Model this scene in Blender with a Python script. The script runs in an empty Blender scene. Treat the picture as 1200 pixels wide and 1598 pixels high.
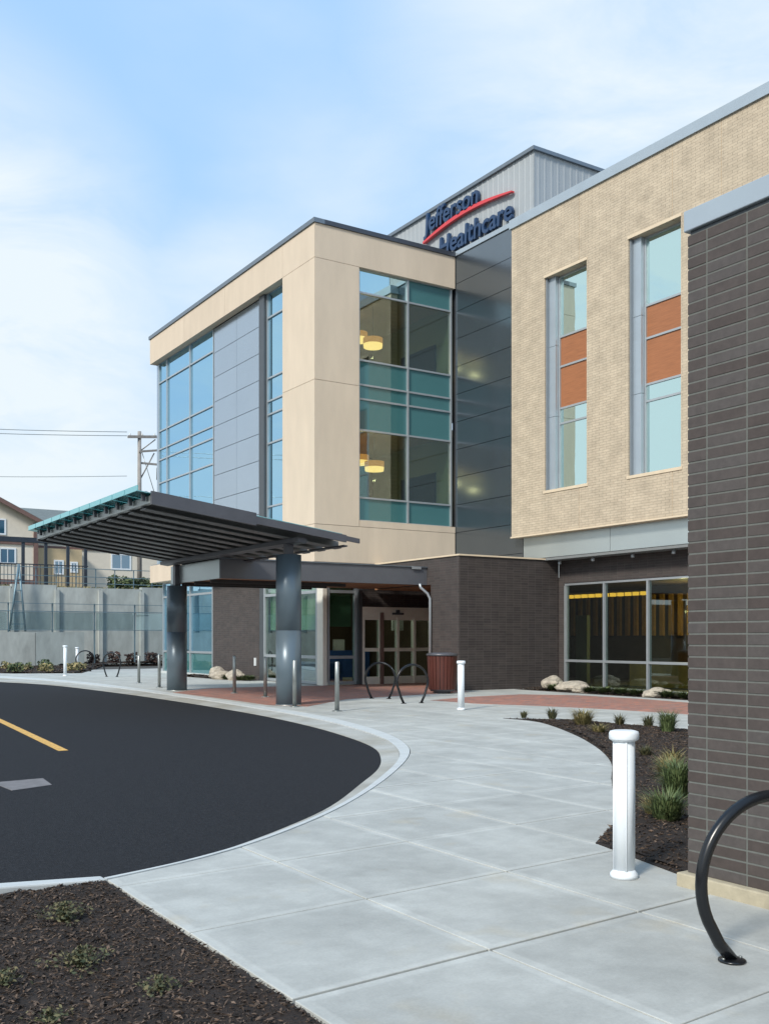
import bpy, bmesh, math, random
from mathutils import Vector, noise
random.seed(7)
PI = math.pi
S = bpy.context.scene
COL = S.collection

# ------------------------------------------------------------------ camera
cam_d = bpy.data.cameras.new('camera'); cam = bpy.data.objects.new('camera', cam_d); COL.objects.link(cam)
cam_d.sensor_fit = 'VERTICAL'; cam_d.sensor_height = 36.0; cam_d.lens = 35.7
cam_d.shift_y = 0.1233; cam_d.clip_end = 3000
cam.location = (0, 0, 1.6); cam.rotation_euler = (math.radians(90), 0, math.radians(-32.62))
S.camera = cam

# ------------------------------------------------------------------ view + world + sun
S.render.engine = 'CYCLES'
S.view_settings.view_transform = 'Standard'; S.view_settings.look = 'None'
S.view_settings.gamma = 1.0; S.view_settings.use_curve_mapping = False
S.view_settings.exposure = 0.62
SEEDX, SEEDY = 6.3, 4.7
SUN_AZ = math.radians(245); SUN_EL = math.radians(38)
W = bpy.data.worlds.new('World'); S.world = W; W.use_nodes = True
nt = W.node_tree; N = nt.nodes; L = nt.links; N.clear()
out = N.new('ShaderNodeOutputWorld'); bg = N.new('ShaderNodeBackground'); bg.inputs['Strength'].default_value = 0.13
sky = N.new('ShaderNodeTexSky'); sky.sky_type = 'NISHITA'; sky.sun_disc = False
sky.sun_elevation = SUN_EL; sky.sun_rotation = SUN_AZ; sky.air_density = 1.0; sky.dust_density = 1.2; sky.ozone_density = 3.0
tc = N.new('ShaderNodeTexCoord'); sep = N.new('ShaderNodeSeparateXYZ'); L.new(tc.outputs['Generated'], sep.inputs[0])
# cloud layer: a plane of noise seen from below (direction / (z + k))
addz = N.new('ShaderNodeMath'); addz.operation = 'ADD'; addz.inputs[1].default_value = 0.16; L.new(sep.outputs[2], addz.inputs[0])
mx = N.new('ShaderNodeMath'); mx.operation = 'MAXIMUM'; mx.inputs[1].default_value = 0.1; L.new(addz.outputs[0], mx.inputs[0])
dx = N.new('ShaderNodeMath'); dx.operation = 'DIVIDE'; L.new(sep.outputs[0], dx.inputs[0]); L.new(mx.outputs[0], dx.inputs[1])
dy = N.new('ShaderNodeMath'); dy.operation = 'DIVIDE'; L.new(sep.outputs[1], dy.inputs[0]); L.new(mx.outputs[0], dy.inputs[1])
cmb = N.new('ShaderNodeCombineXYZ'); L.new(dx.outputs[0], cmb.inputs[0]); L.new(dy.outputs[0], cmb.inputs[1])
nz = N.new('ShaderNodeTexNoise'); nz.inputs['Scale'].default_value = 0.8; nz.inputs['Detail'].default_value = 7; nz.inputs['Roughness'].default_value = 0.5
nz.inputs['Distortion'].default_value = 0.35; shf = N.new('ShaderNodeVectorMath'); shf.operation = 'ADD'; shf.inputs[1].default_value = (SEEDX, SEEDY, 0); L.new(cmb.outputs[0], shf.inputs[0]); L.new(shf.outputs[0], nz.inputs['Vector'])
cr = N.new('ShaderNodeMapRange'); cr.interpolation_type = 'SMOOTHSTEP'; cr.inputs[1].default_value = 0.50; cr.inputs[2].default_value = 0.78
cr.inputs[3].default_value = 0.0; cr.inputs[4].default_value = 0.9; L.new(nz.outputs['Fac'], cr.inputs[0])
# two soft cloud masses: a bank low beyond the apartments and high streaks over the hospital
nz2 = N.new('ShaderNodeTexNoise'); nz2.inputs['Scale'].default_value = 2.6; nz2.inputs['Detail'].default_value = 8; nz2.inputs['Roughness'].default_value = 0.6; nz2.inputs['Distortion'].default_value = 0.6
L.new(shf.outputs[0], nz2.inputs['Vector'])
nb = N.new('ShaderNodeMapRange'); nb.inputs[1].default_value = 0.28; nb.inputs[2].default_value = 0.66; nb.inputs[3].default_value = -0.55; nb.inputs[4].default_value = 0.45; L.new(nz2.outputs['Fac'], nb.inputs[0])
nrm = N.new('ShaderNodeVectorMath'); nrm.operation = 'NORMALIZE'; L.new(tc.outputs['Generated'], nrm.inputs[0])
cur = cr.outputs[0]
for d_, a0, a1, amt in (((.12, 1.0, .25), .950, 1.0, 1.0), ((.76, .68, .55), .95, 1.0, .75), ((-.9, .75, .30), .80, 1.0, 1.2), ((-.8, -.9, .35), .8, 1.0, 1.1)):
    dt = N.new('ShaderNodeVectorMath'); dt.operation = 'DOT_PRODUCT'; dt.inputs[1].default_value = Vector(d_).normalized(); L.new(nrm.outputs[0], dt.inputs[0])
    m_ = N.new('ShaderNodeMapRange'); m_.interpolation_type = 'SMOOTHSTEP'; m_.inputs[1].default_value = a0; m_.inputs[2].default_value = a1; m_.inputs[4].default_value = amt; L.new(dt.outputs['Value'], m_.inputs[0])
    ad = N.new('ShaderNodeMath'); ad.operation = 'ADD'; L.new(m_.outputs[0], ad.inputs[0])
    ml = N.new('ShaderNodeMath'); ml.operation = 'MULTIPLY'; L.new(nb.outputs[0], ml.inputs[0]); L.new(m_.outputs[0], ml.inputs[1]); L.new(ml.outputs[0], ad.inputs[1])
    mm = N.new('ShaderNodeMath'); mm.operation = 'MAXIMUM'; L.new(cur, mm.inputs[0]); L.new(ad.outputs[0], mm.inputs[1]); cur = mm.outputs[0]
cl = N.new('ShaderNodeClamp'); cl.inputs['Max'].default_value = .96; L.new(cur, cl.inputs[0])
hz = N.new('ShaderNodeMapRange'); hz.interpolation_type = 'SMOOTHSTEP'; hz.inputs[1].default_value = 0.0; hz.inputs[2].default_value = 0.60
hz.inputs[3].default_value = 0.95; hz.inputs[4].default_value = 0.42; L.new(sep.outputs[2], hz.inputs[0])
mxf = N.new('ShaderNodeMath'); mxf.operation = 'MAXIMUM'; L.new(cr.outputs[0], mxf.inputs[0]); L.new(hz.outputs[0], mxf.inputs[1])
vr = N.new('ShaderNodeMapRange'); vr.interpolation_type = 'SMOOTHSTEP'; vr.inputs[1].default_value = 0.0; vr.inputs[2].default_value = 0.38; L.new(sep.outputs[2], vr.inputs[0])
veil = N.new('ShaderNodeMix'); veil.data_type = 'RGBA'; veil.inputs[6].default_value = (4.45, 4.75, 4.8, 1); veil.inputs[7].default_value = (2.2, 3.55, 5.35, 1); L.new(vr.outputs[0], veil.inputs[0])
mixv = N.new('ShaderNodeMix'); mixv.data_type = 'RGBA'; mixv.inputs[0].default_value = 0.9; L.new(sky.outputs[0], mixv.inputs[6]); L.new(veil.outputs[2], mixv.inputs[7])
mixc = N.new('ShaderNodeMix'); mixc.data_type = 'RGBA'
L.new(cl.outputs[0], mixc.inputs[0]); L.new(mixv.outputs[2], mixc.inputs[6]); mixc.inputs[7].default_value = (4.3, 4.75, 5.0, 1)
L.new(mixc.outputs[2], bg.inputs['Color']); L.new(bg.outputs[0], out.inputs[0])

sd = bpy.data.lights.new('sun', 'SUN'); sd.energy = 2.4; sd.angle = math.radians(10); sd.color = (1.0, 0.95, 0.86)
sun = bpy.data.objects.new('sun', sd); COL.objects.link(sun)
sv = Vector((math.sin(SUN_AZ) * math.cos(SUN_EL), math.cos(SUN_AZ) * math.cos(SUN_EL), math.sin(SUN_EL)))
sun.rotation_euler = sv.to_track_quat('Z', 'Y').to_euler()

# ------------------------------------------------------------------ materials
def _new(name):
    m = bpy.data.materials.new(name); m.use_nodes = True
    t = m.node_tree; t.nodes.clear()
    o = t.nodes.new('ShaderNodeOutputMaterial'); p = t.nodes.new('ShaderNodeBsdfPrincipled')
    t.links.new(p.outputs[0], o.inputs[0])
    return m, t, p, o
def pmat(name, c, rough=0.6, metal=0.0, var=0.15, scale=3.0, bump=0.0, bscale=40.0, island=0.0, objrand=0.0, c2=None, spec=0.5, stretch=None):
    m, t, p, o = _new(name)
    n, l = t.nodes, t.links
    p.inputs['Roughness'].default_value = rough; p.inputs['Metallic'].default_value = metal
    p.inputs['Specular IOR Level'].default_value = spec
    g = n.new('ShaderNodeNewGeometry')
    vec = g.outputs['Position']
    if stretch:
        mp = n.new('ShaderNodeMapping'); mp.inputs['Scale'].default_value = stretch; l.new(vec, mp.inputs[0]); vec = mp.outputs[0]
    nz = n.new('ShaderNodeTexNoise'); nz.inputs['Scale'].default_value = scale; nz.inputs['Detail'].default_value = 6; nz.inputs['Roughness'].default_value = 0.62
    l.new(vec, nz.inputs['Vector'])
    mr = n.new('ShaderNodeMapRange'); mr.inputs[1].default_value = 0.3; mr.inputs[2].default_value = 0.7
    mr.inputs[3].default_value = 1 - var; mr.inputs[4].default_value = 1 + var; l.new(nz.outputs['Fac'], mr.inputs[0])
    f = mr.outputs[0]
    for amt, src in ((island, 'Random Per Island'), (objrand, 'obj')):
        if amt:
            if src == 'obj':
                oi = n.new('ShaderNodeObjectInfo'); s_ = oi.outputs['Random']
            else: s_ = g.outputs[src]
            r = n.new('ShaderNodeMapRange'); r.inputs[3].default_value = 1 - amt; r.inputs[4].default_value = 1 + amt; l.new(s_, r.inputs[0])
            mu = n.new('ShaderNodeMath'); mu.operation = 'MULTIPLY'; l.new(f, mu.inputs[0]); l.new(r.outputs[0], mu.inputs[1]); f = mu.outputs[0]
    col = None
    if c2:
        mc = n.new('ShaderNodeMix'); mc.data_type = 'RGBA'; mc.inputs[6].default_value = (*c, 1); mc.inputs[7].default_value = (*c2, 1)
        if island: l.new(g.outputs['Random Per Island'], mc.inputs[0])
        elif objrand:
            oi2 = n.new('ShaderNodeObjectInfo'); l.new(oi2.outputs['Random'], mc.inputs[0])
        else:
            n2 = n.new('ShaderNodeTexNoise'); n2.inputs['Scale'].default_value = scale * 0.37; n2.inputs['Detail'].default_value = 4; l.new(vec, n2.inputs['Vector'])
            m2 = n.new('ShaderNodeMapRange'); m2.inputs[1].default_value = .38; m2.inputs[2].default_value = .62; l.new(n2.outputs['Fac'], m2.inputs[0]); l.new(m2.outputs[0], mc.inputs[0])
        col = mc.outputs[2]
    vm = n.new('ShaderNodeVectorMath'); vm.operation = 'SCALE'
    if col: l.new(col, vm.inputs[0])
    else: vm.inputs[0].default_value = c
    l.new(f, vm.inputs['Scale']); l.new(vm.outputs[0], p.inputs['Base Color'])
    if bump:
        nb = n.new('ShaderNodeTexNoise'); nb.inputs['Scale'].default_value = bscale; nb.inputs['Detail'].default_value = 4; l.new(vec, nb.inputs['Vector'])
        b = n.new('ShaderNodeBump'); b.inputs['Strength'].default_value = 1.0; b.inputs['Distance'].default_value = bump
        l.new(nb.outputs['Fac'], b.inputs['Height']); l.new(b.outputs[0], p.inputs['Normal'])
    return m
def brickmat(name, c1, c2, mortar, axis, bw=0.30, bh=0.0765, ms=0.009, offset=0.5, bump=0.006, rough=0.8, band=0.0):
    m, t, p, o = _new(name); n, l = t.nodes, t.links
    g = n.new('ShaderNodeNewGeometry'); s = n.new('ShaderNodeSeparateXYZ'); l.new(g.outputs['Position'], s.inputs[0])
    c = n.new('ShaderNodeCombineXYZ')
    if axis == 'x': l.new(s.outputs[1], c.inputs[0]); l.new(s.outputs[2], c.inputs[1])
    elif axis == 'y': l.new(s.outputs[0], c.inputs[0]); l.new(s.outputs[2], c.inputs[1])
    else: l.new(s.outputs[0], c.inputs[0]); l.new(s.outputs[1], c.inputs[1])
    b = n.new('ShaderNodeTexBrick'); l.new(c.outputs[0], b.inputs['Vector'])
    b.inputs['Scale'].default_value = 1; b.inputs['Brick Width'].default_value = bw; b.inputs['Row Height'].default_value = bh
    b.inputs['Mortar Size'].default_value = ms / 2; b.inputs['Mortar Smooth'].default_value = 0.1; b.offset = offset; b.inputs['Bias'].default_value = 0
    b.inputs['Color1'].default_value = (*c1, 1); b.inputs['Color2'].default_value = (*c2, 1); b.inputs['Mortar'].default_value = (*mortar, 1)
    nz = n.new('ShaderNodeTexNoise'); nz.inputs['Scale'].default_value = 2.2; nz.inputs['Detail'].default_value = 8; nz.inputs['Roughness'].default_value = .7; l.new(g.outputs['Position'], nz.inputs['Vector'])
    mr = n.new('ShaderNodeMapRange'); mr.inputs[1].default_value = .3; mr.inputs[2].default_value = .7; mr.inputs[3].default_value = .82; mr.inputs[4].default_value = 1.16; l.new(nz.outputs['Fac'], mr.inputs[0])
    vm = n.new('ShaderNodeVectorMath'); vm.operation = 'SCALE'; l.new(b.outputs['Color'], vm.inputs[0]); l.new(mr.outputs[0], vm.inputs['Scale'])
    l.new(vm.outputs[0], p.inputs['Base Color']); p.inputs['Roughness'].default_value = rough
    bp = n.new('ShaderNodeBump'); bp.invert = True; bp.inputs['Distance'].default_value = bump; l.new(b.outputs['Fac'], bp.inputs['Height']); l.new(bp.outputs[0], p.inputs['Normal'])
    return m
def glassmat(name, tint, gloss_tint, f0, body=None, body_fac=0.0, rough=0.015, wav=0.0):
    m = bpy.data.materials.new(name); m.use_nodes = True; t = m.node_tree; n, l = t.nodes, t.links; n.clear()
    o = n.new('ShaderNodeOutputMaterial'); tr = n.new('ShaderNodeBsdfTransparent'); tr.inputs[0].default_value = (*tint, 1)
    gl = n.new('ShaderNodeBsdfGlossy'); gl.inputs['Color'].default_value = (*gloss_tint, 1); gl.inputs['Roughness'].default_value = rough
    inner = tr.outputs[0]
    if body:
        d = n.new('ShaderNodeBsdfDiffuse'); d.inputs[0].default_value = (*body, 1)
        m0 = n.new('ShaderNodeMixShader'); m0.inputs[0].default_value = body_fac; l.new(tr.outputs[0], m0.inputs[1]); l.new(d.outputs[0], m0.inputs[2]); inner = m0.outputs[0]
    fr = n.new('ShaderNodeLayerWeight'); fr.inputs['Blend'].default_value = 0.5
    pw = n.new('ShaderNodeMath'); pw.operation = 'POWER'; pw.inputs[1].default_value = 3.5; l.new(fr.outputs['Facing'], pw.inputs[0])
    mr = n.new('ShaderNodeMapRange'); mr.inputs[3].default_value = f0; mr.inputs[4].default_value = 1.0; l.new(pw.outputs[0], mr.inputs[0])
    mx = n.new('ShaderNodeMixShader'); l.new(mr.outputs[0], mx.inputs[0]); l.new(inner, mx.inputs[1]); l.new(gl.outputs[0], mx.inputs[2])
    if wav:
        g = n.new('ShaderNodeNewGeometry'); nz = n.new('ShaderNodeTexNoise'); nz.inputs['Scale'].default_value = .9; l.new(g.outputs['Position'], nz.inputs['Vector'])
        b = n.new('ShaderNodeBump'); b.inputs['Distance'].default_value = wav; l.new(nz.outputs['Fac'], b.inputs['Height']); l.new(b.outputs[0], gl.inputs['Normal'])
    l.new(mx.outputs[0], o.inputs[0]); return m
def emat(name, c, strength):
    m = bpy.data.materials.new(name); m.use_nodes = True; t = m.node_tree; n = t.nodes; n.clear()
    o = n.new('ShaderNodeOutputMaterial'); e = n.new('ShaderNodeEmission'); e.inputs[0].default_value = (*c, 1); e.inputs[1].default_value = strength
    t.links.new(e.outputs[0], o.inputs[0]); return m

def concrete_mat():
    m, t, p, o = _new('concrete_walk'); n, l = t.nodes, t.links
    g = n.new('ShaderNodeNewGeometry'); s = n.new('ShaderNodeSeparateXYZ'); l.new(g.outputs['Position'], s.inputs[0])
    def math_(op, a, b=None):
        k = n.new('ShaderNodeMath'); k.operation = op
        for i, v in enumerate((a, b)):
            if v is None: continue
            if isinstance(v, (int, float)): k.inputs[i].default_value = v
            else: l.new(v, k.inputs[i])
        return k.outputs[0]
    def ns(scale, detail=6, vec=None, rough=.6):
        k = n.new('ShaderNodeTexNoise'); k.inputs['Scale'].default_value = scale; k.inputs['Detail'].default_value = detail; k.inputs['Roughness'].default_value = rough
        l.new(vec or g.outputs['Position'], k.inputs['Vector']); return k.outputs['Fac']
    def rng(v, a, b, c, d):
        k = n.new('ShaderNodeMapRange'); k.inputs[1].default_value = a; k.inputs[2].default_value = b; k.inputs[3].default_value = c; k.inputs[4].default_value = d; l.new(v, k.inputs[0]); return k.outputs[0]
    # smooth tooled margin along each slab's joints
    u = math_('PINGPONG', math_('SUBTRACT', s.outputs[0], 2.08), 1.19 / 2)
    yy = math_('SUBTRACT', s.outputs[1], math_('MULTIPLY', math_('SUBTRACT', s.outputs[0], 2.08), 0.085))
    v = math_('PINGPONG', math_('SUBTRACT', yy, 4.0), 1.22 / 2)
    near = math_('MINIMUM', u, v)
    margin = rng(near, 0.05, 0.075, 1.0, 0.0)
    mp = n.new('ShaderNodeMapping'); mp.inputs['Scale'].default_value = (3, 160, 3); l.new(g.outputs['Position'], mp.inputs[0])
    broom = ns(1.0, 3, mp.outputs[0])
    mot = rng(ns(1.1, 8), .36, .64, .86, 1.08); fine = rng(ns(55, 4), .3, .7, .95, 1.05); mid = rng(ns(6, 8, None, .75), .3, .7, .93, 1.06)
    f = math_('MULTIPLY', math_('MULTIPLY', math_('MULTIPLY', mot, fine), mid), rng(ns(2.7, 9, None, .7), .42, .6, .93, 1.04))
    f = math_('MULTIPLY', f, math_('ADD', 1.0, math_('MULTIPLY', margin, 0.12)))
    oi = n.new('ShaderNodeObjectInfo'); f = math_('MULTIPLY', f, rng(oi.outputs['Random'], 0, 1, .95, 1.04))
    # a few faint rust stains
    st = rng(ns(1.3, 3), .60, .72, 0, .4)
    mc = n.new('ShaderNodeMix'); mc.data_type = 'RGBA'; mc.inputs[6].default_value = (.425, .43, .402, 1); mc.inputs[7].default_value = (.44, .38, .27, 1); l.new(st, mc.inputs[0])
    vm = n.new('ShaderNodeVectorMath'); vm.operation = 'SCALE'; l.new(mc.outputs[2], vm.inputs[0]); l.new(f, vm.inputs['Scale']); l.new(vm.outputs[0], p.inputs['Base Color'])
    p.inputs['Roughness'].default_value = .8
    b = n.new('ShaderNodeBump'); b.inputs['Distance'].default_value = .0022
    h = math_('MULTIPLY', broom, math_('SUBTRACT', 1.0, margin)); l.new(h, b.inputs['Height']); l.new(b.outputs[0], p.inputs['Normal'])
    return m

M = {}
M['concrete'] = concrete_mat()
M['joint'] = pmat('joint_grit', (.07, .068, .06), .9)
M['gutter'] = pmat('gutter_concrete', (.42, .42, .39), .8, var=.14, scale=2.5, bump=.001, bscale=120, c2=(.34, .325, .28))
M['kerb'] = pmat('kerb_concrete', (.52, .54, .53), .75, var=.1, scale=4, bump=.001, bscale=150)
M['asphalt'] = pmat('asphalt', (.0125, .0132, .016), .88, var=.55, scale=75, bump=.012, bscale=110, c2=(.019, .020, .0235), spec=.25, stretch=(1, .7, 1))
M['earth'] = pmat('earth', (.09, .08, .055), .95, var=.3, scale=.8)
M['paint_yellow'] = pmat('paint_yellow', (.62, .36, .09), .7, var=.35, scale=22)
M['patch'] = pmat('patch_grey', (.17, .16, .16), .8, var=.2, scale=9)
M['mulch'] = pmat('mulch_soil', (.022, .014, .010), .95, var=.4, scale=30, bump=.02, bscale=60)
M['chips'] = pmat('mulch_chips', (.026, .017, .012), .9, var=.3, scale=20, island=.65, c2=(.100, .068, .048))
M['pavers'] = brickmat('red_pavers', (.42, .17, .115), (.24, .14, .12), (.30, .25, .22), 'z', bw=.21, bh=.105, ms=.008, bump=.003)
M['tan_brick'] = brickmat('tan_brick', (.53, .44, .325), (.48, .395, .29), (.40, .335, .25), 'x', bw=.30, bh=.0765, ms=.010, offset=0.5, bump=.008)
M['tan_brick_end'] = M['tan_brick']
M['trim_cream'] = pmat('trim_cream', (.66, .54, .39), .7, var=.06)
M['dark_brick_x'] = brickmat('dark_brick_x', (.068, .054, .050), (.050, .042, .040), (.085, .078, .072), 'x', ms=.011, bump=.006, offset=0.0)
M['dark_brick_y'] = brickmat('dark_brick_y', (.052, .042, .039), (.036, .029, .028), (.080, .068, .062), 'y', ms=.011, bump=.006, offset=0.0)  # same brick as the x copy, with the front side's shade in its colour
M['brick_near'] = pmat('brick_near', (.078, .059, .052), .62, var=.16, scale=18, bump=.0012, bscale=180, objrand=.26, c2=(.062, .054, .051))
M['mortar'] = pmat('mortar', (.135, .142, .13), .95, var=.1, scale=40, bump=.001, bscale=300)
M['beige'] = pmat('beige_panel', (.63, .52, .40), .75, var=.06, scale=1.6, bump=.0012, bscale=60, objrand=.025, stretch=(1, 1, .3))
M['beige_warm'] = pmat('beige_lower_panel', (.62, .50, .36), .75, var=.09, scale=1.2)
M['coping'] = pmat('coping_metal', (.20, .23, .26), .4, .6, var=.06)
M['coping_dark'] = pmat('coping_dark', (.07, .08, .10), .45, .4, var=.06)
M['coping_light'] = pmat('coping_light', (.42, .48, .53), .38, .5, var=.05, scale=1.5)
M['panel_metal'] = pmat('metal_panel_glossy', (.17, .20, .23), .20, .85, var=.05, scale=.5, objrand=.04)
M['panel_pale'] = pmat('metal_panel_pale', (.40, .46, .52), .20, .75, var=.03, scale=.5, objrand=.02)
M['band'] = pmat('fascia_band_metal', (.50, .55, .55), .35, .65, var=.04, scale=.6)
M['corr'] = pmat('corrugated_cladding', (.36, .385, .40), .55, .1, var=.05, scale=.8)
M['alu'] = pmat('aluminium_frame', (.46, .49, .51), .4, .6, var=.05)
M['alu_mid'] = pmat('mid_grey_metal', (.24, .27, .30), .45, .3, var=.05)
M['alu_dark'] = pmat('dark_frame', (.10, .11, .12), .45, .5, var=.05)
M['door_frame'] = pmat('door_frame', (.84, .80, .70), .45, .2, var=.05)
M['glass'] = glassmat('vision_glass', (.72, .80, .74), (.85, .95, .97), .16, wav=.001)
M['glass_dark'] = glassmat('door_glass', (.62, .70, .66), (.85, .95, .97), .13)
M['glass_mirror'] = glassmat('reflective_glass', (.30, .45, .5), (.50, .78, .96), .70, body=(.03, .10, .13), body_fac=.6, wav=.0015)
M['glass_tan'] = glassmat('tan_wall_glass', (.35, .5, .48), (.76, .97, .96), .74, body=(.05, .12, .11), body_fac=.5, wav=.0015)
M['spandrel'] = glassmat('spandrel_glass', (.1, .2, .2), (.8, .95, 1), .10, body=(.055, .16, .165), body_fac=1.0)
M['wood'] = pmat('wood_panel', (.35, .135, .055), .45, var=.2, scale=5, stretch=(1, .35, 9), objrand=.05)
M['wood_soffit'] = pmat('wood_soffit', (.34, .17, .085), .6, var=.25, scale=5, stretch=(.4, 6, 1))
M['soffit'] = pmat('soffit_grey', (.20, .21, .21), .7, var=.05)
M['steel_dark'] = pmat('canopy_steel', (.10, .10, .112), .42, .35, var=.1, scale=2)
M['rafter'] = pmat('canopy_rafter', (.17, .175, .175), .5, .2, var=.12)
M['deck'] = pmat('canopy_deck', (.035, .036, .037), .6, .1, var=.15)
M['col'] = pmat('column_paint', (.12, .16, .19), .35, .2, var=.05, scale=1.5)
M['fascia'] = pmat('entry_fascia', (.13, .135, .15), .5, .3, var=.06)
M['teal'] = glassmat('teal_canopy_glass', (.35, .8, .8), (.7, 1, 1), .25, body=(.11, .36, .38), body_fac=.75)
M['galv'] = pmat('galvanised_steel', (.32, .34, .33), .38, .75, var=.1, scale=9)
M['white'] = pmat('white_paint', (.76, .80, .83), .38, var=.03, scale=6)
M['black'] = pmat('black_gloss_paint', (.007, .008, .010), .26, var=.05)
M['bin'] = pmat('bin_wood', (.085, .022, .014), .45, var=.3, scale=8, stretch=(6, 6, .5))
M['blue'] = pmat('letter_navy', (.014, .045, .115), .35, var=.05)
M['red'] = pmat('swoosh_red', (.60, .045, .055), .35, var=.04)
M['rock'] = pmat('rock', (.40, .35, .28), .9, var=.3, scale=7, bump=.02, bscale=18)
M['wall_int'] = pmat('interior_wall', (.25, .30, .20), .8, var=.05)
M['ceil_int'] = pmat('interior_ceiling', (.40, .34, .2), .8, var=.05)
M['dark_int'] = pmat('interior_dark', (.03, .03, .03), .7, var=.1)
M['brown_int'] = pmat('interior_brown', (.075, .05, .032), .7, var=.2)
M['floor_int'] = pmat('interior_floor', (.12, .10, .08), .6, var=.1)
M['gold_slat'] = pmat('slat_wood', (.38, .22, .06), .55, var=.2, scale=3, objrand=.2)
M['green_int'] = pmat('roller_shade', (.30, .46, .30), .85, var=.05)
M['blue_int'] = pmat('blue_desk', (.03, .10, .35), .6)
M['white_int'] = pmat('white_plastic', (.6, .62, .62), .6)
M['ret'] = pmat('retaining_concrete', (.37, .41, .40), .85, var=.22, scale=1.4, bump=.01, bscale=6, objrand=.07, c2=(.44, .45, .42), stretch=(1, 1, .4))
M['rail'] = pmat('railing_blue_grey', (.16, .24, .28), .45, .4)
M['railglass'] = glassmat('railing_mesh_panel', (.8, .88, .9), (.7, .85, .9), .1, body=(.30, .38, .40), body_fac=.10)
M['dark_frame'] = pmat('pergola_steel', (.035, .045, .06), .5, .2)
M['stucco'] = pmat('house_wall', (.68, .62, .52), .85, var=.05)
M['stucco2'] = pmat('house_wall_tan', (.50, .39, .24), .85, var=.05)
M['brown_trim'] = pmat('house_trim', (.17, .10, .085), .7)
M['shingle'] = pmat('roof_shingle', (.15, .17, .165), .85, var=.15, scale=3)
M['pole_wood'] = pmat('utility_pole_wood', (.27, .25, .23), .85, var=.2)
M['hedge'] = pmat('hedge_leaf', (.045, .075, .025), .7, var=.2, island=.45, c2=(.09, .11, .035))
M['grass'] = pmat('grass_blade', (.07, .115, .035), .65, var=.1, island=.35, c2=(.12, .15, .06))
M['grass_dry'] = pmat('grass_blade_dry', (.15, .15, .05), .7, var=.1, island=.35, c2=(.26, .20, .09))
M['weed'] = pmat('weed_leaf', (.055, .075, .03), .7, var=.1, island=.4, c2=(.11, .09, .04))
M['shrub_red'] = pmat('shrub_leaf_dark', (.05, .025, .018), .8, var=.1, island=.4)
M['lamp'] = emat('lamp_shade_glow', (1.0, .42, .08), .5)
M['lampb'] = emat('lamp_glow_bright', (1.0, .64, .22), 1.5)
M['fillw'] = emat('fill_glow_white', (1.0, .9, .75), 2.5)  # glow of the added fill lights in the lobby
M['strip'] = emat('strip_light_glow', (1.0, .50, .06), 1.5)

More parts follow.
